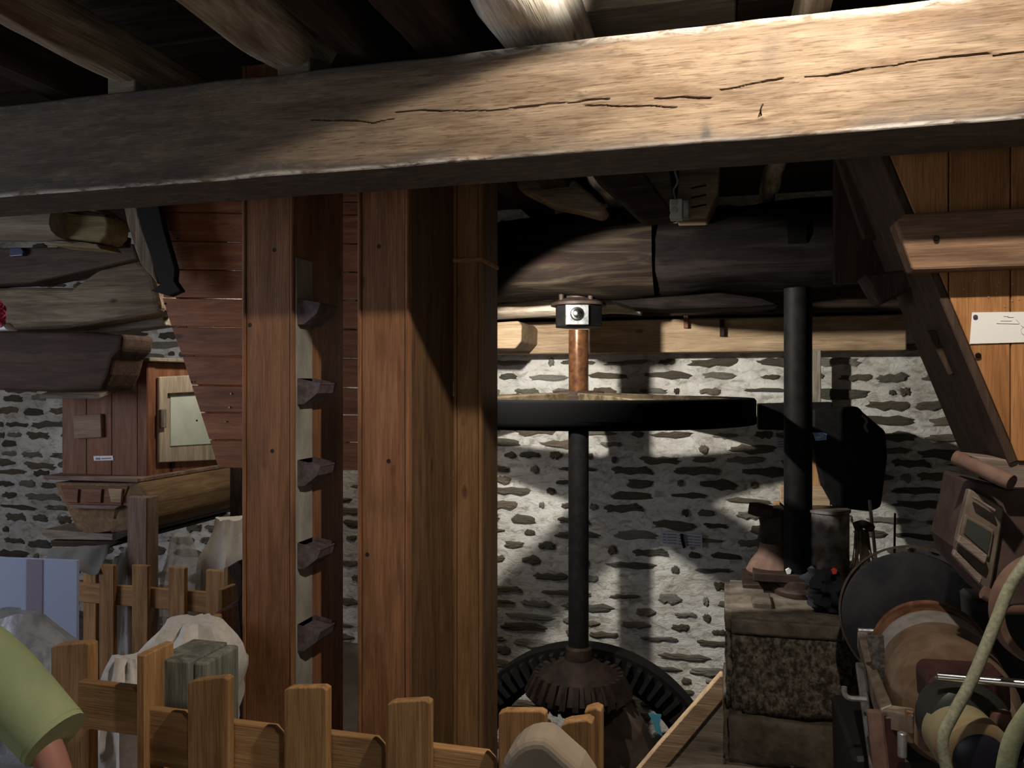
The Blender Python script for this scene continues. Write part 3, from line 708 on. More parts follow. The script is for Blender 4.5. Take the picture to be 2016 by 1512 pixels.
# ================================================================== ELEVATOR TRUNKS
VT = 2.13; ZTOP = EZ + .98
def trunk(name, xl, xr, xback, label, mf, ms, vf=VT, battens=True, moulding=True):
    ul = AV(xl, 700, vf).x; ur = AV(xr, 700, vf).x
    vb = min(AU(xback, 700, ur).y, vf + .5)
    e = empty(name, (ur, vf, 0), label, 'trunk')
    t = .022
    box('front_board', ul + .012, ur - .012, vf, vf + t, 0, ZTOP, mf, e, .002)
    box('side_board', ur - t, ur - .0005, vf + t, vb, 0, ZTOP, ms, e, .002)
    box('side_board', ul, ul + t, vf + t, vb, 0, ZTOP, mf, e, .002)
    box('back_board', ul + t, ur - t, vb - t, vb, 0, ZTOP, ms, e, .002)
    if battens:
        box('corner_bead', ul - .001, ul + .011, vf - .004, vf + t, 0, ZTOP, mf, e, .004, 2)
        box('corner_bead', ur - .011, ur + .001, vf - .004, vf + t, 0, ZTOP, mf, e, .004, 2)
    return e, ul, ur, vb
t1, ul1, ur1, vb1 = trunk('elevator_trunk', 478, 578, 676, 'left tall wooden trunk with scoop buckets on its belt', trunkw('z'), trunkw('z'))
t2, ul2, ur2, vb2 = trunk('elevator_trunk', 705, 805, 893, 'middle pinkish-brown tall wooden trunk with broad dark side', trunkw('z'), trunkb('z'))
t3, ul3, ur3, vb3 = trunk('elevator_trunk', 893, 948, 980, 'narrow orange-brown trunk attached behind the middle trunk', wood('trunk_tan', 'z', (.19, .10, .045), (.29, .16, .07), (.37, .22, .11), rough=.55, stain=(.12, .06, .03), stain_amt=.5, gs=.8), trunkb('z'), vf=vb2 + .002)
box('band', ul3 - .002, ur3 + .003, vb2 - .006, vb3 + .004, EZ + .41, EZ + .425, pine('x'), t3, .002)
# knots / nail holes on the fronts
for par, pts in ((t1, [(540, 492), (536, 888), (492, 640)]), (t2, [(746, 485), (765, 908), (723, 1092)])):
    for x, y in pts:
        c = AV(x, y, VT); lathe('plug', c + Vector((0, .001, 0)), (0, -1, 0), [(.0075, 0), (.0065, .0015), (0, .001)], simple('knot_black', (.02, .012, .010), .6), par, 12)
# belt and buckets on the right of trunk 1
bt = empty('bucket_belt', (ur1, VT + .1, 0), 'grey vertical canvas belt on the right side of the left trunk', 'belt')
vb_a = AU(583, 700, ur1 + .004).y; vb_b = AU(614, 700, ur1 + .004).y
ztop = AU(600, 512, ur1).z
box('belt_strip', ur1 + .001, ur1 + .006, vb_a, vb_b, 0.02, ztop, beltside, bt, .001)
mbk = None
def bucket(u, vc, zc, sgn, label, group):
    """sheet-metal scoop: open top, sloped front, two cheeks"""
    w2 = .052; D = .075 * sgn
    prof = [(0, .036), (D, .022), (D * .86, -.008), (D * .30, -.040), (0, -.042)]
    t = .003
    V = [(u + x, vc - w2, zc + z) for x, z in prof] + [(u + x, vc + w2, zc + z) for x, z in prof]
    e = empty('bucket', (u, vc, zc), label, 'bucket', group)
    n = 5
    F = [(1, 2, n + 2, n + 1), (2, 3, n + 3, n + 2), (3, 4, n + 4, n + 3), (4, 0, n, n + 4), (0, 1, 2, 3, 4), (n, n + 4, n + 3, n + 2, n + 1)]
    o = mk('scoop', V, F, bucketm, e); m = o.modifiers.new('s', 'SOLIDIFY'); m.thickness = t; m.offset = 1
    # rolled lip and fill
    tube('lip', [(u + D, vc - w2, zc + .019), (u + D, vc + w2, zc + .019)], .003, bucketm, e, k=6, sub=1)
    mk('flour_fill', [(u, vc - w2 + .004, zc + .022), (u + D * .92, vc - w2 + .004, zc + .010), (u + D * .92, vc + w2 - .004, zc + .010), (u, vc + w2 - .004, zc + .022),
                      (u, vc - w2 + .004, zc - .04), (u + D * .3, vc - w2 + .004, zc - .038), (u + D * .3, vc + w2 - .004, zc - .038), (u, vc + w2 - .004, zc - .04)],
       [(0, 1, 2, 3), (4, 7, 6, 5), (0, 4, 5, 1), (3, 2, 6, 7), (0, 3, 7, 4), (1, 5, 6, 2)], bucketm, e)
    m = e
    return e
vm = (vb_a + vb_b) / 2 + .01
for y, lab in ((612, 'topmost dark bucket on the belt, in the beam shadow'), (768, 'bucket on the belt, first below the beam shadow'), (928, 'middle bucket on the belt of the left trunk'),
               (1090, 'second lowest bucket on the belt of the left trunk'), (1250, 'lowest bucket on the belt, just above the fence')):
    zc_ = AU(600, y, ur1 + .02).z
    bucket(ur1 + .006, vm, zc_, 1, lab, 'buckets on the right of the left trunk')
for y, lab in ((468, 'uppermost bucket tip at the left edge of the left trunk'), (602, 'second bucket tip from top left of the left trunk'), (728, 'middle bucket tip left of the left trunk'), (855, 'bucket tip left of trunk, level with the cabinet window bottom'), (975, 'fifth bucket tip left of the trunk, beside the trough end')):
    zc_ = AU(465, y, ul1 - .02).z
    bucket(ul1 - .002, VT + .30, zc_, -1, lab, 'buckets on the left of the left trunk')
tag(box('bucket_belt', ul1 - .010, ul1 - .002, VT + .24, VT + .35, .02, EZ + .6, beltside, bev=.001), 'belt strip hidden behind the left edge of the left trunk', 'belt')

# ================================================================== LEFT RED HOPPER OF HORIZONTAL BOARDS
VH = 2.72
hp = empty('grain_hopper', AV(520, 920, VH), 'tapering hopper of horizontal reddish boards behind the left trunk', 'hopper')
ys = [296, 340, 392, 417, 474, 530, 586, 643, 700, 758, 812, 866, 922]
def hx(y): return float(np.interp(y, [390, 560, 590, 700, 922], [296, 332, 318, 358, 430]))
for k in range(len(ys) - 1):
    ya, yb = ys[k] + 1.2, ys[k + 1] - 1.2
    o = slab('board', [(hx(ya), ya), (740, ya + 6), (740, yb + 6), (hx(yb), yb)], VH + .002 * (k % 3), .022, redb('x'), hp, .003, 2)
pa, pb = AV(hx(392), 392, VH + .022), AV(hx(922), 922, VH + .022)
prism('side_panel', [pa, pb, pb + Vector((0, .45, 0)), pa + Vector((0, .45, 0))], (.02, 0, 0), redb('x'), hp)
for (x, y) in ((455, 775), (452, 802), (378, 752), (388, 828), (335, 452), (444, 830), (350, 470), (325, 598), (326, 613)):
    c = AV(x, y, VH - .001); cyl('screw', c, c + Vector((0, -.003, 0)), .004, steel if x > 440 else iron, hp, n=8, bv=.0005)
tag(slab('bark_strip', [(215, 215), (235, 215), (266, 402), (276, 440), (296, 490), (309, 560), (298, 545), (276, 520), (262, 480), (250, 440), (243, 406)], 2.62, .04, log_dusty('z'), bev=.006, seg=2), 'narrow chalky bark-edged strip left of the red hopper', 'strip')
kn = slab('black_strap', [(236, 215), (286, 215), (312, 400), (322, 450), (345, 530), (343, 553), (357, 573), (333, 583), (296, 572), (314, 560), (300, 515), (278, 455), (266, 400)], 2.60, .03, simple('strap_black', (.010, .009, .009), .8), bev=.004)
tag(kn, 'black slanting leather strap between chalky strip and red hopper', 'strap')

# ================================================================== LEFT TIMBERS
c1 = empty('round_timber', AV(100, 430, 2.55), 'pale rounded timber with carved end under left of the beam', 'timber')
beam('timber_body', AV(-260, 437, 2.62), AV(138, 434, 2.62), .20, .165, log_dusty('x') if False else wood('pale_carved', 'x', (.18, .15, .11), (.34, .29, .215), (.48, .42, .32), stain=(.16, .12, .08), stain_amt=.4, bump=.4, gs=.5), c1, ex=3.2, k=24, amp=.008, seed=3)
slab('carved_end', [(130, 392), (165, 398), (208, 424), (214, 440), (210, 462), (196, 478), (120, 468), (95, 470), (112, 452), (126, 424)], 2.60, .12, wood('yellow_end', 'x', (.22, .17, .08), (.36, .29, .15), (.46, .38, .21), stain=(.1, .08, .04)), c1, bev=.012, seg=3)
slab('carved_end', [(92, 476), (190, 480), (198, 490), (96, 482)], 2.585, .12, MATS[('yellow_end', 'x')], c1, bev=.004, seg=2)
slab('groove', [(128, 411), (150, 412), (208, 422), (206, 426), (150, 422), (127, 418)], 2.592, .05, dark('x'), c1, bev=.002)
tag(slab('dark_timber', [(-60, 488), (120, 486), (232, 478), (264, 480), (270, 508), (180, 530), (60, 556), (-60, 562)], 2.95, .14, wood('dim_brown', 'x', (.05, .036, .027), (.09, .065, .05), (.14, .105, .08), stain=(.04, .03, .02)), bev=.012, seg=2), 'dark brown timber under the carved round timber', 'timber')
tag(slab('small_block', [(204, 462), (232, 462), (230, 482), (188, 484)], 2.7, .08, dark('x'), bev=.003), 'small dark block beside the carved timber end', 'block')
tag(slab('pale_log', [(-80, 566), (60, 565), (140, 566), (165, 548), (200, 524), (240, 514), (272, 508), (292, 528), (303, 545), (308, 570), (318, 612), (275, 622), (205, 634), (120, 648), (60, 650), (-80, 650)], 3.0, .18, log_pale('x'), bev=.03, seg=3), 'wide pale log ending at the red hopper, thicker at its right end', 'timber')
tag(slab('board_under_log', [(160, 650), (318, 616), (326, 640), (240, 652), (160, 656)], 3.12, .1, greyw('x'), bev=.004), 'thin grey board under the right end of the pale log', 'board')
tag(slab('dark_beam_stub', [(-60, 652), (170, 652), (242, 658), (238, 690), (222, 706), (214, 738), (200, 768), (115, 772), (-60, 766)], 2.85, .2, wood('stub_brown', 'x', (.035, .022, .018), (.07, .042, .03), (.12, .075, .05), stain=(.03, .025, .02), stain_amt=.6), bev=.02, seg=3), 'dark reddish-brown beam stub above the cabinet', 'timber')
fw = empty('pink_flower', AV(4, 645, 2.6), 'bright pink ruffled flower at the left edge of the photo', 'flower')
pk = simple('pink_petal', (.75, .10, .16), .7, 0, .3, 30, (.55, .05, .10), .4, .6, .3)
rr = random.Random(3)
for k in range(14):
    a = 2 * math.pi * k / 14; c = AV(-4, 618, 2.6)
    p0 = c + Vector((math.cos(a) * .022, rr.uniform(-.01, .01), math.sin(a) * .03))
    lathe('petal', p0, (math.cos(a) * .5, -.8, math.sin(a) * .5), [(0, -.004), (.014, 0), (.021, .012), (.023, .018), (.012, .008), (0, .004)], pk, fw, 12)
slab('paper_cuff', [(-60, 640), (2, 634), (16, 650), (-60, 652)], 2.6, .05, white, fw, bev=.004)
tag(slab('blue_handset', [(18, 488), (40, 487), (46, 494), (44, 503), (18, 505)], 2.925, .03, simple('dark_blue_plastic', (.06, .08, .16), .3, 0, .5), bev=.004, seg=2), 'small dark blue object under the carved timber', 'gadget')

# ================================================================== BOLTER CABINET
VC = 3.2
uC = AV(290, 800, VC).x; vC2 = AU(436, 800, uC).y
u0 = AV(122, 800, VC).x
zb = AV(290, 944, VC).z; zt = AV(290, 712, VC).z
cb = empty('sifter_cabinet', (uC, VC, zb), 'reddish-brown wooden sifter cabinet with framed glass door', 'cabinet')
box('cabinet_body', u0, uC - .002, VC + .015, vC2, zb, zt, cabw('z'), cb, .005)
box('corner_post', uC - .055, uC + .004, VC - .004, VC + .05, zb, zt, cabw('z'), cb, .005)
box('top_board', u0 - .03, uC + .04, VC - .03, vC2, zt, zt + .02, greyw('x'), cb, .004)
pbk = (u0, uC - .056)
for k in range(3):
    a = pbk[0] + (pbk[1] - pbk[0]) * k / 3; b_ = pbk[0] + (pbk[1] - pbk[0]) * (k + 1) / 3
    box('plank', a + .001, b_ - .001, VC - .001, VC + .016, zb, zt, cabw('z'), cb, .002)
# glass door on right face
def side(pts, th, name, mat, par, off=0.0, bev=.002):
    return prism(name, [AU(x, y, uC + off + th) for x, y in pts], (-th, 0, 0), mat, par, bev)
dr = side([(314, 742), (430, 736), (445, 905), (314, 911)], .018, 'door', wood('chalky_frame', 'z', (.34, .28, .21), (.52, .45, .35), (.66, .59, .48), stain=(.2, .12, .08)), cb, 0, .004)
side([(336, 778), (440, 772), (440, 872), (336, 878)], .004, 'glass_pane', simple('milky_glass', (.60, .68, .60), .3, 0, .5, 7, (.68, .75, .68), .4, .6), dr, .018, 0)
side([(334, 774), (442, 768), (442, 773), (334, 779)], .012, 'pane_bead', dark('x'), dr, .018, .001)
side([(318, 806), (329, 805), (329, 842), (318, 843)], .016, 'handle', greyw('z'), dr, .018, .003)
side([(338, 908), (346, 906), (344, 922), (339, 922)], .012, 'latch', iron, cb, 0, .001)
slab('knob_cover', [(123, 782), (210, 780), (256, 766), (160, 768)], VC - .12, .1, greyw('x'), cb, bev=.002) if False else None
p = AV(124, 772, VC); q = AV(238, 790, VC)
mk('canopy_shelf', [(p.x, VC, p.z + .03), (q.x, VC, p.z + .03), (q.x, VC - .14, p.z - .01), (p.x, VC - .14, p.z - .01), (p.x, VC, p.z + .012), (q.x, VC, p.z + .012), (q.x, VC - .14, p.z - .03), (p.x, VC - .14, p.z - .03)],
   [(0, 1, 2, 3), (4, 7, 6, 5), (0, 4, 5, 1), (1, 5, 6, 2), (2, 6, 7, 3), (3, 7, 4, 0)], greyw('x'), cb, bev=.003)
slab('wooden_hatch', [(143, 818), (198, 815), (200, 861), (145, 864)], VC - .02, .02, wood('hatch', 'x', (.22, .14, .10), (.32, .22, .16), (.40, .29, .21), stain=(.15, .08, .05)), cb, bev=.003)
slab('paper_label', [(184, 898), (222, 897), (223, 906), (185, 907)], VC - .004, .003, paper, cb, bev=0)
slab('label_print', [(188, 901), (196, 901), (196, 905), (188, 905)], VC - .006, .002, simple('blue_print', (.08, .2, .45), .6), cb, bev=0)
slab('label_print', [(199, 902), (218, 901), (218, 903), (199, 904)], VC - .006, .002, ink, cb, bev=0)
# trough below
tr = empty('sifter_trough', AV(270, 1060, VC), 'boat-shaped wooden trough under the sifter cabinet', 'trough')
VTt = VC - .10
uR = AV(272, 940, VTt).x
def P3(x, y): return AV(x, y, VTt)
LT = vC2 - VTt + .06
prism('trough_rim', [P3(84, 936), P3(272, 942), P3(272, 950), P3(86, 944)], (0, LT, 0), wood('rim_wood', 'x', (.14, .09, .07), (.24, .165, .13), (.38, .30, .24), stain=(.1, .05, .04)), tr, .003)
prism('trough_body', [P3(106, 950), P3(262, 952), P3(238, 1000), P3(220, 1046), P3(170, 1052), P3(150, 1040)], (0, LT - .04, 0), wood('trough_wood', 'y', (.13, .08, .04), (.21, .135, .07), (.29, .195, .11), stain=(.08, .05, .03)), tr, .004)
# bulging right flank of the trough
prism('trough_flank', [P3(240, 952), P3(272, 950), P3(300, 985), P3(302, 1020), P3(270, 1046), P3(215, 1050), P3(222, 1000)], (0, LT - .02, 0), MATS[('trough_wood', 'y')], tr, .012, 2)
slab('hatch_frame', [(118, 956), (252, 958), (238, 996), (132, 994)], VTt - .006, .01, cabw('x'), tr, bev=.002)
for k, (xa, xb, mt) in enumerate(((124, 154, cabw('x')), (160, 200, cabw('x')), (212, 240, oak('x')))):
    slab('hatch', [(xa, 962), (xb, 963), (xb - 2, 990), (xa + 6, 989)], VTt - .016, .012, mt, tr, bev=.002)
slab('ledge', [(134, 994), (236, 996), (226, 1003), (140, 1002)], VTt - .03, .03, wood('rim_wood', 'x'), tr, bev=.003)
pp = P3(283, 945)
box('leg', AV(262, 1100, VTt - .01).x, AV(301, 1100, VTt - .01).x, VTt - .05, VTt + .03, 0, P3(270, 975).z, greyw('z') if False else wood('leg_brown', 'z', (.14, .10, .07), (.23, .165, .12), (.34, .26, .20), stain=(.06, .04, .03)), tr, .004)
box('leg', AV(452, 1100, 3.5).x, AV(476, 1100, 3.5).x, 3.5, 3.55, 0, EZ - .35, dark('z'), tr, .004)
# tray under the trough
ty = empty('lower_tray', AV(160, 1070, 3.0), 'dusty shallow tray under the boat-shaped trough', 'tray')
prism('tray_board', [P3(82, 1042), P3(222, 1052), P3(222, 1064), P3(98, 1062), P3(82, 1054)], (0, .9, 0), greyw('x'), ty, .005, 2)
prism('tray_lower_board', [P3(98, 1064), P3(236, 1066), P3(214, 1078), P3(102, 1076)], (0, .85, 0), dark('x'), ty, .004, 2)
prism('tray_lip', [P3(222, 1050), P3(262, 1038), P3(262, 1050), P3(222, 1068)], (0, .95, 0), ironb, ty, .003)
tag(sheet('dust_cloth', AV(96, 1080, 3.0), AV(215, 1072, 3.0) - AV(96, 1080, 3.0), Vector((0, -.05, -.11)), 14, 6, lambda s, t: (0, .012 * math.sin(s * 14 + t * 3), -.02 * math.sin(s * 9) * t), simple('grey_cloth', (.16, .16, .15), .9)), 'grey dust cloth hanging under the tray', 'cloth')

# sacks and plastic behind the rear fence
def sack(name, x0, x1, ytop, ybot, v, dv, mat, label, cat, seed, tilt=0, fold=.012, group=None):
    a = AV(x0, ytop, v); b_ = AV(x1, ytop, v); zb_ = max(0.0, AV(x0, ybot, v).z)
    uc, wd = (a.x + b_.x) / 2, abs(b_.x - a.x) / 2; H = a.z - zb_
    n, m = 36, 26; V, F = [], []
    for j in range(m + 1):
        t = j / m
        s = (1 - .10 * math.cos(t * math.pi * 2)) * (1 - max(0, t - .8) * 3.2 * .8 if t > .8 else 1) * (.93 if t < .04 else 1)
        for i in range(n):
            an = 2 * math.pi * i / n
            c, sn = math.cos(an), math.sin(an)
            r = (abs(c) ** 2.8 + abs(sn) ** 2.8) ** (-1 / 2.8)
            d = fold * mn.noise(Vector((c * 2.5 + seed, sn * 2.5, t * 5))) * 2 + fold * .6 * mn.noise(Vector((c * 9 + seed, sn * 9, t * 3)))
            V.append((uc + c * r * (wd * s + d) + tilt * t, v + dv + sn * r * (dv * s + d), zb_ + H * t + .02 * mn.noise(Vector((c + seed, sn, 2))) * t))
        # top pinch handled by taper
    for j in range(m):
        for i in range(n): F.append((j * n + i, j * n + (i + 1) % n, (j + 1) * n + (i + 1) % n, (j + 1) * n + i))
    F.append(tuple(reversed(range(n)))); F.append(tuple(m * n + i for i in range(n)))
    o = mk(name, V, F, mat, smooth=True); return tag(o, label, cat, group)
sack('flour_sack', 372, 478, 1025, 1500, 3.25, .12, sackm, 'white flour sack hanging below the right end of the trough', 'sack', 1)
sack('flour_sack', 178, 254, 1100, 1500, 3.2, .12, simple('dim_sack', (.16, .14, .12), .9, 0, .2, 9, (.24, .21, .18), .4, .6, .3), 'dim brown sack behind the leftmost rear pickets', 'sack', 5)
sack('plastic_bag', 300, 356, 1060, 1500, 3.12, .10, plast, 'clear plastic bag hanging in front of the white sack', 'bag', 2)
sack('plastic_bag', 222, 262, 1080, 1500, 3.06, .05, plast, 'clear plastic sheet bag left of the trough leg', 'bag', 7)

# rear picket fence
VF2 = 2.95
rf = empty('rear_picket_fence', AV(300, 1350, VF2), 'low picket fence in front of the sifter trough', 'fence')
for (x0, x1, yt, off) in ((163, 189, 1114, .03), (195, 224, 1111, 0), (259, 291, 1112, 0), (331, 364, 1116, 0), (405, 443, 1122, 0)):
    a = AV(x0, yt, VF2 + off); b_ = AV(x1, yt, VF2 + off)
    box('picket', a.x, b_.x, VF2 + off, VF2 + off + .022, 0, a.z, pine('z'), rf, .003)
zr1, zr0 = AV(300, 1158, VF2 + .022).z, AV(300, 1198, VF2 + .022).z
box('rail', AV(151, 1180, VF2 + .03).x, AV(445, 1180, VF2 + .03).x, VF2 + .023, VF2 + .029 if False else VF2 + .045, zr0, zr1, pine('x'), rf, .003)
box('rail', AV(151, 1180, VF2 + .03).x, AV(445, 1180, VF2 + .03).x, VF2 + .023, VF2 + .045, zr0 - .5, zr1 - .5, pine('x'), rf, .003)

# side fence running toward the camera
sfn = empty('side_picket_fence', AV(440, 1300, 2.6), 'short side fence joining the rear and front picket fences', 'fence')
def sp_box(name, x0, x1, yt, v, th, mat, zlow=0.0, tk=.09):
    a = AV(x0, yt, v); b_ = AV(x1, yt, v)
    return box(name, a.x, b_.x, v, v + tk, zlow, a.z, mat, sfn, .003)
uS = AV(438, 1150, 2.85).x
for k, (vv, x, yt) in enumerate(((2.80, 440, 1118), (2.55, 428, 1160), (2.25, 424, 1205))):
    a = AV(x, yt, vv); box('picket', a.x, a.x + .022, vv, vv + .09, 0, a.z, pine('z') if k < 2 else cabw('z'), sfn, .003)
a = AV(438, 1190, 2.8); b_ = AV(380, 1300, 2.0)
# ------------------------------------------------------------------ hidden machine behind the side fence (dark red)
rm = empty('red_machine_part', AV(450, 1330, 2.45), 'dark red metal machine part low behind the left trunk', 'machine')
slab('red_plate', [(428, 1205), (470, 1180), (480, 1300), (480, 1420), (430, 1430), (420, 1345), (424, 1260)], 2.42, .03, redp, rm, bev=.003)
lathe('drum', AV(458, 1325, 2.38), (0, 1, 0), [(.03, 0), (.075, 0), (.08, .01), (.08, .08), (.03, .09)], ironb, rm, 28, closed=True)
slab('curved_guard', [(446, 1118), (468, 1104), (476, 1112), (478, 1168), (470, 1195), (462, 1150)], 2.5, .05, dark('z'), rm, bev=.004)

# blue-lilac board at left, plastic bag
VL = 2.3
bb = empty('pale_blue_board', AV(60, 1512, VL), 'tall pale blue board with a grey-lilac stripe at far left', 'board')
slab('blue_panel', [(-90, 1094), (152, 1103), (150, 1600), (-90, 1600)], VL, .012, bluec, bb, bev=.002)
slab('lilac_stripe', [(52, 1101), (83, 1102), (80, 1598), (50, 1598)], VL - .003, .003, lilac, bb, bev=0)
sack('plastic_bag', -130, 86, 1216, 1512, 1.85, .10, simple('bluish_plastic', (.30, .33, .37), .4, 0, .4, 18, (.46, .49, .53), .4, .6, .5, .01, alpha=.8), 'bluish translucent plastic bag behind the person in green', 'bag', 9, 0, .014)

# white sack behind the front fence
sack('white_bag', 170, 345, 1232, 1700, 1.78, .13, cloth, 'large white cloth bag behind the left end of the front fence', 'bag', 12, .10, .022)
sack('white_bag', 180, 268, 1300, 1700, 1.62, .05, cloth, 'smaller white bag in front of the large white cloth bag', 'bag', 15, 0, .012)

# ================================================================== FRONT FENCE
VF = 1.39
ff = empty('front_picket_fence', AV(600, 1700, VF), 'pale pine picket fence along the bottom of the photo', 'fence')
def picket(x0, x1, yl, yr, v, th=.022, chip=None, name='picket', par=ff, mat=None):
    a = AV(x0, yl, v); b_ = AV(x1, yr, v)
    pts = [Vector((a.x, v, 0)), Vector((b_.x, v, 0)), Vector((b_.x, v, b_.z)), Vector((b_.x - .010, v, b_.z + .004)), Vector((a.x + .012, v, a.z + .003)), Vector((a.x, v, a.z - .003))]
    return prism(name, pts, (0, th, 0), mat or pine('z'), par, .0025, 2)
picket(100, 174, 1272, 1270, 1.47, .03)
picket(369, 449, 1342, 1338, VF)
picket(559, 643, 1356, 1358, VF)
picket(762, 846, 1384, 1384, VF)
picket(981, 1074, 1402, 1406, VF)
picket(1106, 1166, 1424, 1424, VF - .04, .03)
picket(1150, 1184, 1398, 1400, VF + .00, .03)
vR = VF + .0245
for kr, (x0, x1, y0, y1, h) in enumerate(((182, 272, 1345, 1348, 92), (284, 368, 1395, 1400, 110), (452, 549, 1422, 1428, 110), (645, 751, 1444, 1452, 100), (848, 972, 1470, 1480, 90))):
    a = AV(x0, y0, vR); b_ = AV(x1, y1, vR); c_ = AV(x0, y0 + h, vR)
    nt = .014; a.x += .04 if kr == 1 else 0
    pts = [Vector((a.x - .04, vR, a.z)), Vector((b_.x - nt, vR, a.z - .0)), Vector((b_.x, vR, a.z - nt)), Vector((b_.x, vR, c_.z)), Vector((a.x - .04, vR, c_.z))]
    prism('rail', pts, (0, .022, 0), pine('x'), ff, .0025, 2)
# returns: pickets seen edge-on
for (x0, x1, yt, v, mt) in ((268, 296, 1288, 1.40, 'z'), (353, 392, 1240, 1.95, 'z')):
    a = AV(x0, yt, v); b_ = AV(x1, yt, v)
    box('return_picket', a.x, a.x + .022, v, v + (b_.x - a.x) * 2.6, 0, a.z, pine('z'), ff, .003)
# green-grey post with rebate
gp = empty('fence_post', AV(350, 1500, 1.46), 'weathered greenish-grey square post behind the front fence', 'post')
a = AV(300, 1300, 1.46); b_ = AV(371, 1300, 1.46)
box('post_body', a.x, b_.x, 1.46, 1.60, AV(300, 1412, 1.46).z, AV(300, 1296, 1.46).z, greenw('z'), gp, .004, 2)
box('post_foot', a.x + .0, b_.x, 1.47, 1.60, 0, AV(300, 1413, 1.46).z, pine('z'), gp, .003)
box('post_side', b_.x + .001, AV(418, 1300, 1.50).x, 1.475, 1.60, 0, AV(300, 1300, 1.46).z, greenw('z'), gp, .006, 2)
# beige crumpled sheet in front at bottom
bg = slab('paper_bag', [(980, 1530), (988, 1502), (998, 1484), (1014, 1468), (1030, 1459), (1050, 1455), (1070, 1456), (1086, 1466), (1112, 1490), (1140, 1515), (1170, 1560), (1180, 2600), (975, 2600), (976, 1560)], 1.10, .07, simple('beige_paper', (.27, .22, .165), .8, 0, .2, 8, (.33, .275, .21), .4, .6, .2, .01), bev=.014, seg=4)
tag(bg, 'beige paper bag top in front of the fence at bottom centre', 'bag')

# ================================================================== PERSON (shoulder and sleeve at the lower left corner)
def skin(name, joints, edges, mat, parent=None, root=0, lvl=2):
    me = bpy.data.meshes.new(name); me.from_pydata([j[0] for j in joints], edges, []); me.materials.append(mat)
    o = bpy.data.objects.new(name, me); link(o, Matrix.Identity(4), parent)
    m = o.modifiers.new('skin', 'SKIN'); m.use_smooth_shade = True
    for i, j in enumerate(joints):
        s = me.skin_vertices[0].data[i]; r = j[1]; s.radius = r if isinstance(r, tuple) else (r, r); s.use_root = (i == root)
    o.modifiers.new('sub', 'SUBSURF').levels = lvl; o.modifiers['sub'].render_levels = lvl
    return o
skinm = simple('skin', (.40, .19, .15), .55, 0, .3)
shirtm = simple('green_shirt', (.31, .37, .20), .9, 0, .1, 5, (.43, .47, .26), .35, .65, .4, .006, stretch=(1, 1, .4))
PV_ = 1.18
sh_ = AV(-110, 1215, PV_); el = AV(135, 1610, PV_ - .02); hem = AV(92, 1470, PV_ - .01)
spine = AV(-430, 1270, PV_ + .03)
joints = [((spine.x, PV_, .62), (.13, .10)), ((spine.x, PV_, .42), (.12, .10)), ((spine.x, PV_, .86), (.14, .095)), ((spine.x, PV_, sh_.z - .01), (.12, .08)), ((spine.x, PV_, sh_.z + .10), (.048, .05)), ((spine.x, PV_ + .01, sh_.z + .20), (.075, .09)), ((spine.x, PV_ + .01, sh_.z + .30), (.070, .08)),
          ((sh_.x, PV_, sh_.z - .01), .055), (tuple(hem), .030), (tuple(el), .028), (tuple(el + Vector((.10, .16, -.08))), .030), (tuple(el + Vector((.16, .22, -.10))), .026),
          ((spine.x - .27, PV_, sh_.z - .03), .055), ((spine.x - .36, PV_, sh_.z - .30), .040), ((spine.x - .34, PV_ + .12, sh_.z - .48), .030),
          ((spine.x + .08, PV_, .20), .07), ((spine.x + .09, PV_, .03), .045), ((spine.x - .08, PV_, .20), .07), ((spine.x - .09, PV_, .03), .045)]
edges = [(0, 1), (0, 2), (2, 3), (3, 4), (4, 5), (5, 6), (3, 7), (7, 8), (8, 9), (9, 10), (10, 11), (3, 12), (12, 13), (13, 14), (1, 15), (15, 16), (1, 17), (17, 18)]
pe = skin('person', joints, edges, skinm)
tag(pe, 'person in a yellow-green t-shirt, only shoulder and elbow visible', 'person')
WM[pe.name] = Matrix.Identity(4)
sj = [((spine.x, PV_, .72), (.145, .115)), ((spine.x, PV_, .92), (.150, .11)), ((spine.x, PV_, sh_.z - .03), (.13, .095)), ((spine.x, PV_, sh_.z + .045), (.065, .06)), ((sh_.x, PV_, sh_.z - .035), .070), (tuple((sh_ + hem) / 2 + Vector((-.008, 0, -.012))), .064),
      ((spine.x - .25, PV_, sh_.z - .03), .075), ((spine.x - .33, PV_, sh_.z - .18), .07)]
skin('shirt', sj, [(0, 1), (1, 2), (2, 3), (2, 4), (4, 5), (2, 6), (6, 7)], shirtm, pe)
hq = AV(110, 1456, PV_ - .01); tube('sleeve', [sh_ + Vector((0, 0, -.03)), (sh_ + hq) / 2 + Vector((.004, 0, -.004)), hq], .06, shirtm, pe, k=28, sub=8, radii=[.062, .066, .062, .058])
tube('sleeve_hem', [hq + (sh_ - hq).normalized() * .014, hq + (sh_ - hq).normalized() * .010], .0592, shirtm, pe, k=28, sub=1)

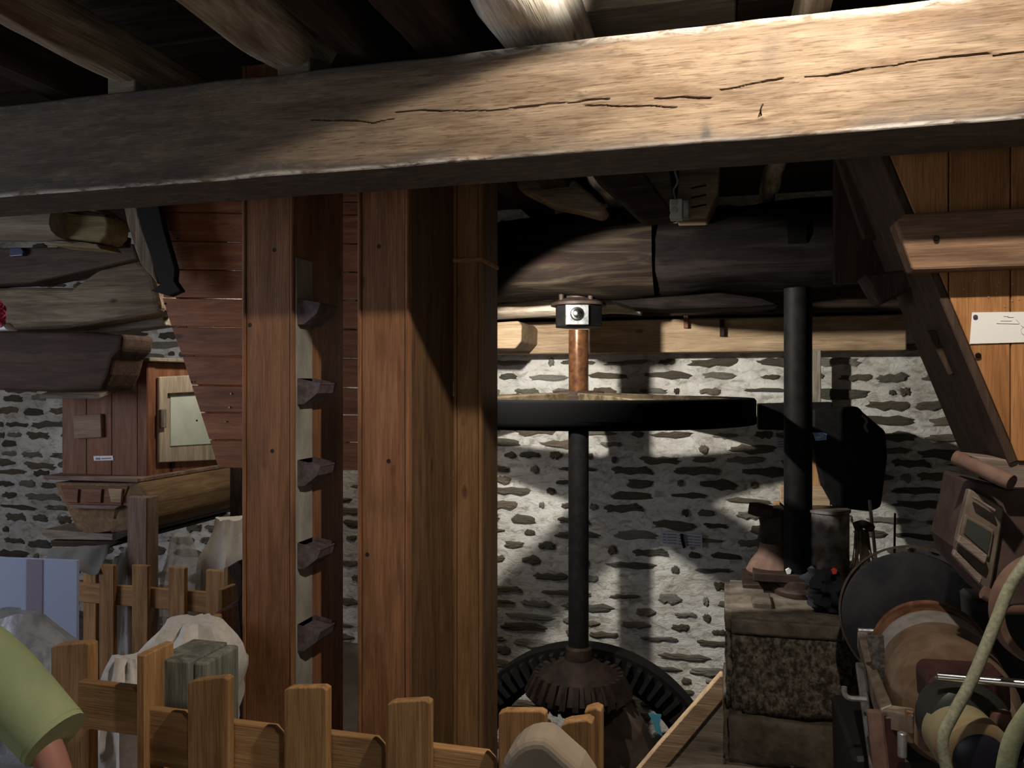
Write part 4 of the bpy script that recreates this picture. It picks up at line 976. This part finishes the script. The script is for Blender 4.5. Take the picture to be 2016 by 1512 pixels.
# ================================================================== RIGHT HOPPER
VR = 2.05
rh = empty('right_hopper', AV(1900, 900, VR), 'large tapering plank hopper at the right with orange-brown front', 'hopper')
def lx(y): return 1748 + (y - 300) * (2005 - 1748) / 605
ZH1 = EZ + .72; ZH0 = AV(2005, 908, VR).z
pT = AV(lx(300), 300, VR); pB = AV(lx(905), 905, VR)
def uleft(z):
    t = (z - pB.z) / (pT.z - pB.z); return pB.x + (pT.x - pB.x) * t
edges_u = [uleft(ZH1), AV(1868, 400, VR).x, AV(1990, 400, VR).x, AV(1990, 400, VR).x + .17, AV(1990, 400, VR).x + .34, AV(1990, 400, VR).x + .5]
for k in range(len(edges_u) - 1):
    ua, ub = edges_u[k] + .0012, edges_u[k + 1] - .0012
    # clip by the slanting edge: vertices in (u,z)
    def zleft(u): return pB.z + (pT.z - pB.z) * (u - pB.x) / (pT.x - pB.x)
    za, zb_ = max(ZH0, min(ZH1, zleft(ua))), max(ZH0, zleft(ub))
    pts = [Vector((ua, VR, ZH1)), Vector((ub, VR, ZH1)), Vector((ub, VR, max(ZH0, zb_)))]
    if zleft(ub) < ZH0: pts.append(Vector((max(ua, pB.x), VR, ZH0)))
    if za > ZH0 or zleft(ua) > ZH0: pts.append(Vector((ua, VR, za)))
    if za < ZH1 - 1e-4 or k == 0:
        if k == 0: pts = [Vector((ua + .001, VR, ZH1)), Vector((ub, VR, ZH1)), Vector((ub, VR, zb_))]
        prism('plank', pts, (0, .022, 0), orangeb('z'), rh, .002)
qT = Vector((uleft(ZH1), VR + .0, ZH1)); qB = Vector((pB.x, VR + .0, ZH0))
sdm = wood('shaded_side', 'z', (.035, .022, .014), (.055, .034, .023), (.08, .052, .037), stain=(.03, .022, .018))  # shade of the hopper's unlit side put into this dark wood
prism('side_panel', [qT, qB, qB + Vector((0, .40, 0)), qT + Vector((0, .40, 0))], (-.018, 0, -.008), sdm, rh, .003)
a = AV(1868, 300, VR - .02)
# horizontal rail across the hopper
slab('cross_rail', [(1762, 436), (1784, 420), (2130, 402), (2130, 520), (1797, 532)], VR - .075, .07, wood('rail_brown', 'x', (.15, .085, .05), (.25, .15, .09), (.36, .235, .15), stain=(.05, .04, .035), stain_amt=.7), rh, .006, 2)
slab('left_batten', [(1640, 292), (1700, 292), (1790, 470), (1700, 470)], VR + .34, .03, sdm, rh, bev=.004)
slab('left_block', [(1700, 540), (1790, 530), (1812, 560), (1735, 600)], VR + .20, .12, dark('z'), rh, bev=.006)
slab('support_strut', [(1824, 650), (1843, 650), (1880, 735), (1868, 740)], VR + .14, .02, sdm, rh, bev=.002)
for (x, y) in ((1843, 470), (1925, 700)):
    c = AV(x, y, VR - .078 if y < 600 else VR - .002); cyl('bolt', c, c + Vector((0, -.006, 0)), .0065, iron, rh, n=12)
for k in range(16):
    x = rr.uniform(1880, 2010); y = rr.uniform(550, 640)
    if x < lx(y) + 8: continue
    c = AV(x, y, VR - .0005); cyl('nail_head', c, c + Vector((0, -.0012, 0)), .0018, simple('nail_bright', (.6, .5, .4), .4, .6), rh, n=7, bv=.0002)
nt = empty('paper_label', AV(1960, 677, VR), 'white paper label tacked on the orange hopper boards', 'label')
slab('paper', [(1914, 615), (2080, 613), (2080, 672), (1909, 677)], VR - .004, .002, paper, nt, bev=0)
c = AV(1920, 624, VR - .005); cyl('tack', c, c + Vector((0, -.004, 0)), .0052, simple('tack_dark', (.06, .06, .07), .5), nt, n=16)
for (xa, ya, xb, yb) in ((1976, 622, 1986, 622), (1984, 624, 1996, 624), (1970, 631, 1992, 631), (1962, 636, 2006, 637), (2000, 628, 2008, 637), (2010, 640, 2016, 644)):
    slab('pencil_mark', [(xa, ya), (xb, yb), (xb, yb + .7), (xa, ya + .7)], VR - .0055, .0015, inkl, nt, bev=0)
tube('pencil_ring', [AV(2018 + 8 * math.cos(t), 651 + 8 * math.sin(t), VR - .0055) for t in np.linspace(0, 2 * math.pi, 13)], .0004, inkl, nt, k=4, sub=2)
# upper dark plank wall behind the hopper to the right
tag(box('upper_bin', AV(1640, 300, 2.55).x, 1.6, 2.52, 2.56, EZ + .30, EZ + 1.0, sdm, bev=.003), 'dim brown plank wall of the bin behind the right hopper', 'panel')

# ================================================================== RIGHT BACKGROUND MACHINERY
tag(box('window_post', AV(1598, 700, 4.2).x, AV(1619, 700, 4.2).x, 4.25, 4.30, EZ - .13, EZ + .17, greyw('z'), bev=.003), 'grey upright board hanging on the wall right of the column', 'board')
dm = empty('dark_drive', AV(1690, 1000, 3.6), 'black belt drive housing in shadow right of the iron column', 'machine')
slab('housing', [(1598, 805), (1690, 800), (1700, 812), (1745, 850), (1748, 900), (1735, 1000), (1712, 1008), (1640, 1000), (1618, 960), (1598, 872)], 3.75, .25, iron, dm, bev=.015, seg=2)
slab('guard', [(1492, 795), (1640, 792), (1640, 850), (1492, 846)], 3.9, .12, iron, dm, bev=.006, seg=2)
tube('hook', [AV(1698, 818, 3.72), AV(1706, 828, 3.70), AV(1703, 840, 3.70), AV(1708, 850, 3.71)], .006, greyw('x'), dm, k=7)
ww = empty('wooden_jack', AV(1590, 1000, 3.85), 'pale wooden uprights and cross board behind the iron column', 'frame')
slab('upright', [(1594, 900), (1618, 900), (1618, 965), (1594, 965)], 3.8, .05, pine('z'), ww, bev=.003)
slab('cross_board', [(1536, 956), (1634, 958), (1636, 1000), (1536, 1002)], 3.76, .05, oak('x'), ww, bev=.004)
slab('upright', [(1524, 990), (1536, 988), (1538, 1050), (1526, 1060)], 3.74, .05, pine('z'), ww, bev=.003)
slab('post', [(1540, 1000), (1630, 1000), (1630, 1150), (1540, 1150)], 3.80, .08, dark('z'), ww, bev=.004)
bz = empty('brown_gear_case', AV(1500, 1150, 3.7), 'rusty brown iron casting with snout behind the column base', 'machine')
tube('snout', [AV(1474, 1000, 3.62), AV(1492, 1003, 3.62), AV(1520, 1008, 3.62)], .03, ironb, bz, k=14, radii=[.026, .032, .028])
slab('neck', [(1492, 1005), (1545, 1000), (1548, 1080), (1490, 1085), (1498, 1040)], 3.62, .12, ironb, bz, bev=.02, seg=3)
lathe('bell', AV(1520, 1140, 3.62), (0, 0, 1), [(.05, 0), (.10, .02), (.11, .04), (.09, .08), (.06, .12), (.05, .16)], dustred, bz, 28)
slab('base', [(1462, 1150), (1560, 1150), (1560, 1172), (1462, 1172)], 3.55, .3, ironb, bz, bev=.005)
cn = empty('metal_cylinder', AV(1628, 1120, 3.5), 'shiny rusty metal cylinder standing right of the column', 'cylinder')
c = AV(1628, 1125, 3.55); top = AV(1628, 1008, 3.55)
lathe('can', Vector((c.x, 3.55, c.z)), (0, 0, 1), [(.086, 0), (.088, .004), (.088, top.z - c.z), (.094, top.z - c.z + .004), (.094, top.z - c.z + .014), (.04, top.z - c.z + .016), (0, top.z - c.z + .016)], simple('stained_tin', (.10, .075, .06), .38, .5, .5, 10, (.30, .29, .28), .42, .64, .3, .002, stretch=(1, 1, .5)), cn, 40)
box('shelf', c.x - .3, c.x + .32, 3.46, 3.8, c.z - .04, c.z - .003, ironb, cn, .004)
# rags, torn packaging on the block
rg = sack('black_rag', 1605, 1668, 1128, 1210, 3.22, .07, simple('rag_black', (.012, .014, .018), .9), 'crumpled black rag on the stone block beside the column foot', 'cloth', 31, 0, .03)
tr_ = random.Random(8)
for k, (x, y, cm, lab) in enumerate(((1546, 1122, white, 'white scrap of wrapper left of the column foot'), (1592, 1118, white, 'red and white scrap of wrapper right of the column foot'), (1636, 1122, simple('red_wrap', (.6, .05, .03), .5), 'red and white wrapper on top of the black rag'))):
    s = slab('wrapper', [(x, y), (x + 7, y - 4), (x + 13, y + 1), (x + 11, y + 8), (x + 4, y + 10)], 3.47 if k < 2 else 3.19, .012, cm, bev=.002); tag(s, lab, 'wrapper')
# brush bundle
bs = empty('twig_brush', AV(1700, 1140, 3.3), 'brown twig brush leaning behind the dark disc', 'brush')
bristle = simple('twig', (.07, .052, .035), .9, 0, .2, 30, (.13, .10, .07), .4, .6)
b = bmesh.new()
for k in range(46):
    x0 = 1688 + tr_.uniform(-6, 22); x1 = 1674 + k * 1.15 + tr_.uniform(-3, 3)
    p0 = AV(x0, 1035 + tr_.uniform(0, 14), 3.28 + tr_.uniform(-.02, .02)); p1 = AV(x1, 1115 + tr_.uniform(-6, 12), 3.26 + tr_.uniform(-.03, .03))
    bmesh.ops.create_cone(b, segments=4, radius1=.003, radius2=.0018, depth=(p1 - p0).length, cap_ends=True,
                          matrix=Matrix.Translation((p0 + p1) / 2) @ (p1 - p0).to_track_quat('Z', 'Y').to_matrix().to_4x4())
me = bpy.data.meshes.new('bristles'); b.to_mesh(me); b.free(); me.materials.append(bristle)
o = bpy.data.objects.new('bristles', me); link(o, Matrix.Identity(4), bs); tag(o, kind='stuff')
tube('binding', [AV(1682, 1036, 3.26), AV(1700, 1032, 3.25), AV(1716, 1040, 3.27)], .016, dark('x'), bs, k=8)
tag(beam('thin_stake', AV(1712, 985, 3.4), AV(1724, 1100, 3.3), .012, .012, greyw('x'), ex=4, k=8, amp=0, segs=3), 'thin grey stake standing above the twig brush', 'stick')
tag(beam('thin_stake', AV(1762, 1010, 3.4), AV(1755, 1489, 3.24), .008, .008, dark('x'), ex=4, k=8, amp=0, segs=3), 'thin black rod in front of the lit stones', 'rod')

# big dark disc + machine at right (closer)
gd = empty('dark_disc', AV(1765, 1340, 2.75), 'large dark grey flat disc behind the rusty roller', 'disc')
dc = AV(1795, 1222, 2.75)
ax = Vector((-.34, -.93, .12)).normalized()
lathe('disc', dc - ax * .04, ax, [(.03, 0), (.205, 0), (.212, .006), (.212, .036), (.205, .042), (.05, .046), (0, .046)], simple('slate_disc', (.008, .0082, .0095), .7, 0, .04, 8, (.015, .014, .015), .4, .6, .1), gd, 72)
lathe('guard_rim', dc - ax * .10, ax, [(.225, 0), (.232, 0), (.232, .05), (.225, .05)], ironb, gd, 72, closed=True)
box('stand', dc.x - .03, dc.x + .03, 2.80, 2.86, 0, dc.z, iron, gd, .003)

VM = 2.2
DX = 38
rl = empty('grinding_roller', AV(1830, 1400, VM), 'wide rusty roller with a pale worn band', 'roller')
r0 = AV(1830, 1288, 2.52); r1 = AV(1905, 1450, 1.95)
axr = (r1 - r0); Lr = axr.length
rustd = simple('roller_rust', (.12, .045, .02), .38, .35, .5, 12, (.24, .12, .06), .4, .6, .2, .002)
palew = simple('worn_roller_band', (.30, .27, .24), .45, .3, .5, 16, (.44, .42, .40), .4, .6, .2, .002)
lathe('roller_rim', r0, axr, [(.14, 0), (.158, .003), (.158, .008), (.152, .010), (.152, .085), (.150, .088)], rustd, rl, 64)
lathe('pale_band', r0 + axr.normalized() * .086, axr, [(.150, 0), (.148, .11)], palew, rl, 64)
lathe('roller_body', r0 + axr.normalized() * .195, axr, [(.148, 0), (.146, .05), (.143, Lr * .38), (.12, Lr * .46), (.05, Lr * .47)], simple('roller_brown', (.16, .10, .06), .45, .3, .5, 10, (.26, .18, .12), .4, .6, .2), rl, 64)
cyl('roller_axle', r0 - axr.normalized() * .06, r1, .02, ironb, rl)
# channel frame
fr_ = empty('machine_frame', AV(1720, 1512, 2.2), 'worn angled metal frame holding the roller', 'frame')
fm = simple('worn_brown_metal', (.16, .115, .08), .45, .4, .5, 14, (.30, .25, .20), .4, .62, .2)
def bar(name, pa, pb, w_, h_, mat, par, ex=10, k=8):
    return beam(name, pa, pb, w_, h_, mat, par, ex=ex, k=16, amp=0, segs=2)
prism('side_channel', [AV(1688, 1243, 2.60), AV(1709, 1245, 2.60), AV(1724, 1310, 2.28), AV(1757, 1387, 2.0), AV(1733, 1396, 2.0), AV(1706, 1315, 2.28)], (0, 0, -.05), fm, fr_, .003)
prism('front_channel', [AV(1733, 1396, 2.0), AV(1757, 1386, 2.0), AV(1800, 1394, 1.98), AV(1798, 1408, 1.94)], (0, 0, -.045), fm, fr_, .003)
bar('far_channel', AV(1690, 1247, 2.62), AV(1756, 1250, 2.62), .02, .03, steel, fr_)
slab('hopper_sheet', [(1706, 1252), (1740, 1252), (1745, 1330), (1752, 1388), (1742, 1388), (1722, 1330)], 2.25, .01, simple('speckled_sheet', (.05, .045, .04), .6, .3, .4, 60, (.14, .13, .12), .45, .6, .2), fr_, bev=.001)
bar('frame_leg', AV(1692, 1310, 2.3), AV(1725, 1540, 1.95), .02, .02, steel, fr_)
bar('frame_leg', AV(1722, 1400, 2.0), AV(1738, 1560, 1.98), .035, .035, dustred, fr_)
slab('red_cheek', [(1742, 1412), (1782, 1412), (1782, 1560), (1748, 1560)], 1.98, .03, redp, fr_, bev=.003)
slab('brass_plate', [(1783, 1398), (1800, 1402), (1800, 1468), (1784, 1462)], 1.95, .015, simple('brass_dull', (.22, .13, .07), .4, .5, .5), fr_, bev=.003)
cyl('bolt_post', AV(1776, 1490, 1.93), AV(1776, 1442, 1.93), .010, tin, fr_)
tube('pipe_elbow', [AV(1662, 1352, 2.1), AV(1663, 1366, 2.1), AV(1672, 1374, 2.1), AV(1690, 1376, 2.1), AV(1706, 1377, 2.1)], .0065, tin, fr_, k=8)
lathe('cup', AV(1825, 1400, 1.86), (0, 0, 1), [(.016, -.08), (.016, 0), (.022, .012), (.020, .022), (0, .026)], dustred, fr_, 20)
lathe('cup', AV(1970, 1412, 1.80), (0, 0, 1), [(.018, -.03), (.020, 0), (.018, .012), (0, .014)], dustred, fr_, 20)
slab('bearing_cap', [(1826, 1345), (1838, 1330), (1990, 1340), (1994, 1400), (1960, 1440), (1860, 1440), (1830, 1400)], 1.86, .12, redp, fr_, bev=.02, seg=3)
slab('machine_bed', [(1680, 1492), (2130, 1492), (2130, 1830), (1690, 1830)], 2.12, .42, simple('machine_black', (.012, .010, .010), .6, .2, .4), fr_, bev=.01)
lathe('pinion_housing', AV(1895, 1420, 1.84), (.25, -.97, 0), [(0, -.05), (.075, -.05), (.085, -.03), (.085, .03), (.07, .045), (0, .05)], simple('grey_green_iron', (.035, .037, .033), .45, .4, .5), fr_, 36)
rd = empty('bright_rod', AV(1930, 1338, 1.80), 'bright polished steel rod across the lower right machine', 'rod')
cyl('rod_body', AV(1845, 1331, 1.80), AV(2080, 1352, 1.74), .0085, chrome, rd, n=24)
# small pulley with belt
pp_ = empty('small_pulley', AV(1935, 1470, 1.7), 'small pulley with light rim and dark face at the lower right', 'pulley')
pcn = AV(1925, 1490, 1.72); pax = Vector((.15, -.98, -.10)).normalized()
lathe('pulley_rim', pcn, pax, [(.05, -.10), (.066, -.10), (.068, -.05), (.069, -.045), (.069, 0), (.058, .006), (.05, .006)], simple('pulley_tan', (.24, .15, .08), .5, .2, .4, 8, (.30, .26, .15), .45, .55, .1, stretch=(1, .2, .2)), pp_, 48, closed=True)
lathe('pulley_face', pcn, pax, [(.052, -.02), (.052, .004), (.045, .010), (.015, .014), (0, .014)], simple('blue_black', (.02, .02, .035), .35, .3, .5), pp_, 48)
tag(tube('canvas_belt', [AV(2060, 1060, 1.72), AV(2015, 1115, 1.70), AV(1985, 1162, 1.70), AV(1960, 1225, 1.69), AV(1915, 1335, 1.67), AV(1880, 1400, 1.66), AV(1858, 1445, 1.65), AV(1858, 1485, 1.65), AV(1872, 1540, 1.65), AV(1900, 1600, 1.66)], .011, beltm, k=12, flat=.9), 'frayed beige canvas belt running diagonally at the right', 'belt')
tag(tube('wide_green_belt', [AV(2070, 1350, 1.45), AV(2020, 1412, 1.45), AV(1992, 1462, 1.45), AV(1978, 1530, 1.45), AV(1975, 1600, 1.45)], .015, simple('green_belt', (.18, .20, .12), .8, 0, .2, 60, (.25, .26, .16), .4, .6, .3), k=14, flat=.55), 'wide pale green belt in the bottom right corner', 'belt')
# red wheel at the right edge
rw = empty('flywheel', AV(2050, 1300, 1.78), 'dusty red spoked wheel cut by the right edge', 'wheel')
wc = AV(2062, 1200, 1.80); wax = Vector((.30, -.95, 0)).normalized()
lathe('wheel_rim', wc - wax * .015, wax, [(.098, 0), (.112, 0), (.114, .015), (.112, .03), (.098, .03)], dustred, rw, 64, closed=True)
M_, _ = frame(wc, wc + wax)
for k in range(5):
    a = R(180 + 72 * k); d = M_.to_3x3() @ Vector((0, math.cos(a), math.sin(a)))
    beam('spoke', wc + d * .02, wc + d * .10, .014, .018, dustred, rw, ex=3, k=10, amp=0, segs=2)
cyl('wheel_hub', wc - wax * .03, wc + wax * .03, .025, dustred, rw)

# slanted red machine with chute frame
cm_ = empty('red_mill_machine', AV(1950, 1200, 2.1), 'dusty red slanted milling machine with small windows at right', 'machine')
slab('machine_body', [(1902, 1000), (1912, 945), (1990, 965), (2060, 950), (2060, 1190), (1965, 1200), (1895, 1120), (1882, 1080)], 2.12, .25, simple('dim_dusty_red', (.06, .04, .035), .75, 0, .2, 8, (.11, .075, .065), .4, .65, .3), cm_, bev=.01, seg=2)
slab('front_frame', [(1896, 1010), (1908, 962), (1978, 1000), (1972, 1036), (1955, 1140), (1948, 1172), (1880, 1100), (1884, 1062)], 2.09, .028, simple('dusty_iron', (.12, .092, .072), .8, 0, .15, 10, (.22, .18, .14), .4, .65, .3), cm_, bev=.004)
wf = slab('window_frame', [(1900, 1012), (1958, 1044), (1948, 1100), (1888, 1062)], 2.078, .012, MATS['dusty_iron'], cm_, bev=.003)
slab('window_glass', [(1905, 1021), (1952, 1048), (1944, 1090), (1898, 1050)], 2.074, .003, simple('dim_glass', (.05, .055, .05), .2, 0, .5), wf, bev=0)
slab('louvre', [(1890, 1053), (1946, 1094), (1940, 1112), (1884, 1068)], 2.06, .02, wood('dusty_slat', 'x', (.16, .12, .10), (.24, .19, .16), (.32, .27, .23), stain=(.1, .06, .05)), cm_, bev=.003)
slab('louvre', [(1880, 1082), (1936, 1138), (1930, 1152), (1876, 1094)], 2.06, .02, MATS[('dusty_slat', 'x')], cm_, bev=.003)
slab('louvre', [(1920, 978), (1962, 1004), (1960, 1009), (1917, 982)], 2.06, .02, MATS[('dusty_slat', 'x')], cm_, bev=.002)
beam('top_bar', AV(1882, 900, 2.1), AV(1992, 950, 2.0), .035, .035, dustred, cm_, ex=2, k=14, amp=.002, segs=6)
slab('top_board', [(1908, 896), (2090, 918), (2090, 964), (1978, 962), (1975, 942)], 2.06, .12, MATS[('dusty_slat', 'x')], cm_, bev=.004)
slab('machine_pedestal', [(1915, 1180), (2140, 1180), (2150, 1580), (1935, 1580)], 2.58, .2, MATS['machine_black'], cm_, bev=.01)
beam('lower_lip', AV(1935, 1165, 2.05), AV(1965, 1180, 2.05), .03, .03, dustred, cm_, ex=3, k=12, amp=.002, segs=3)
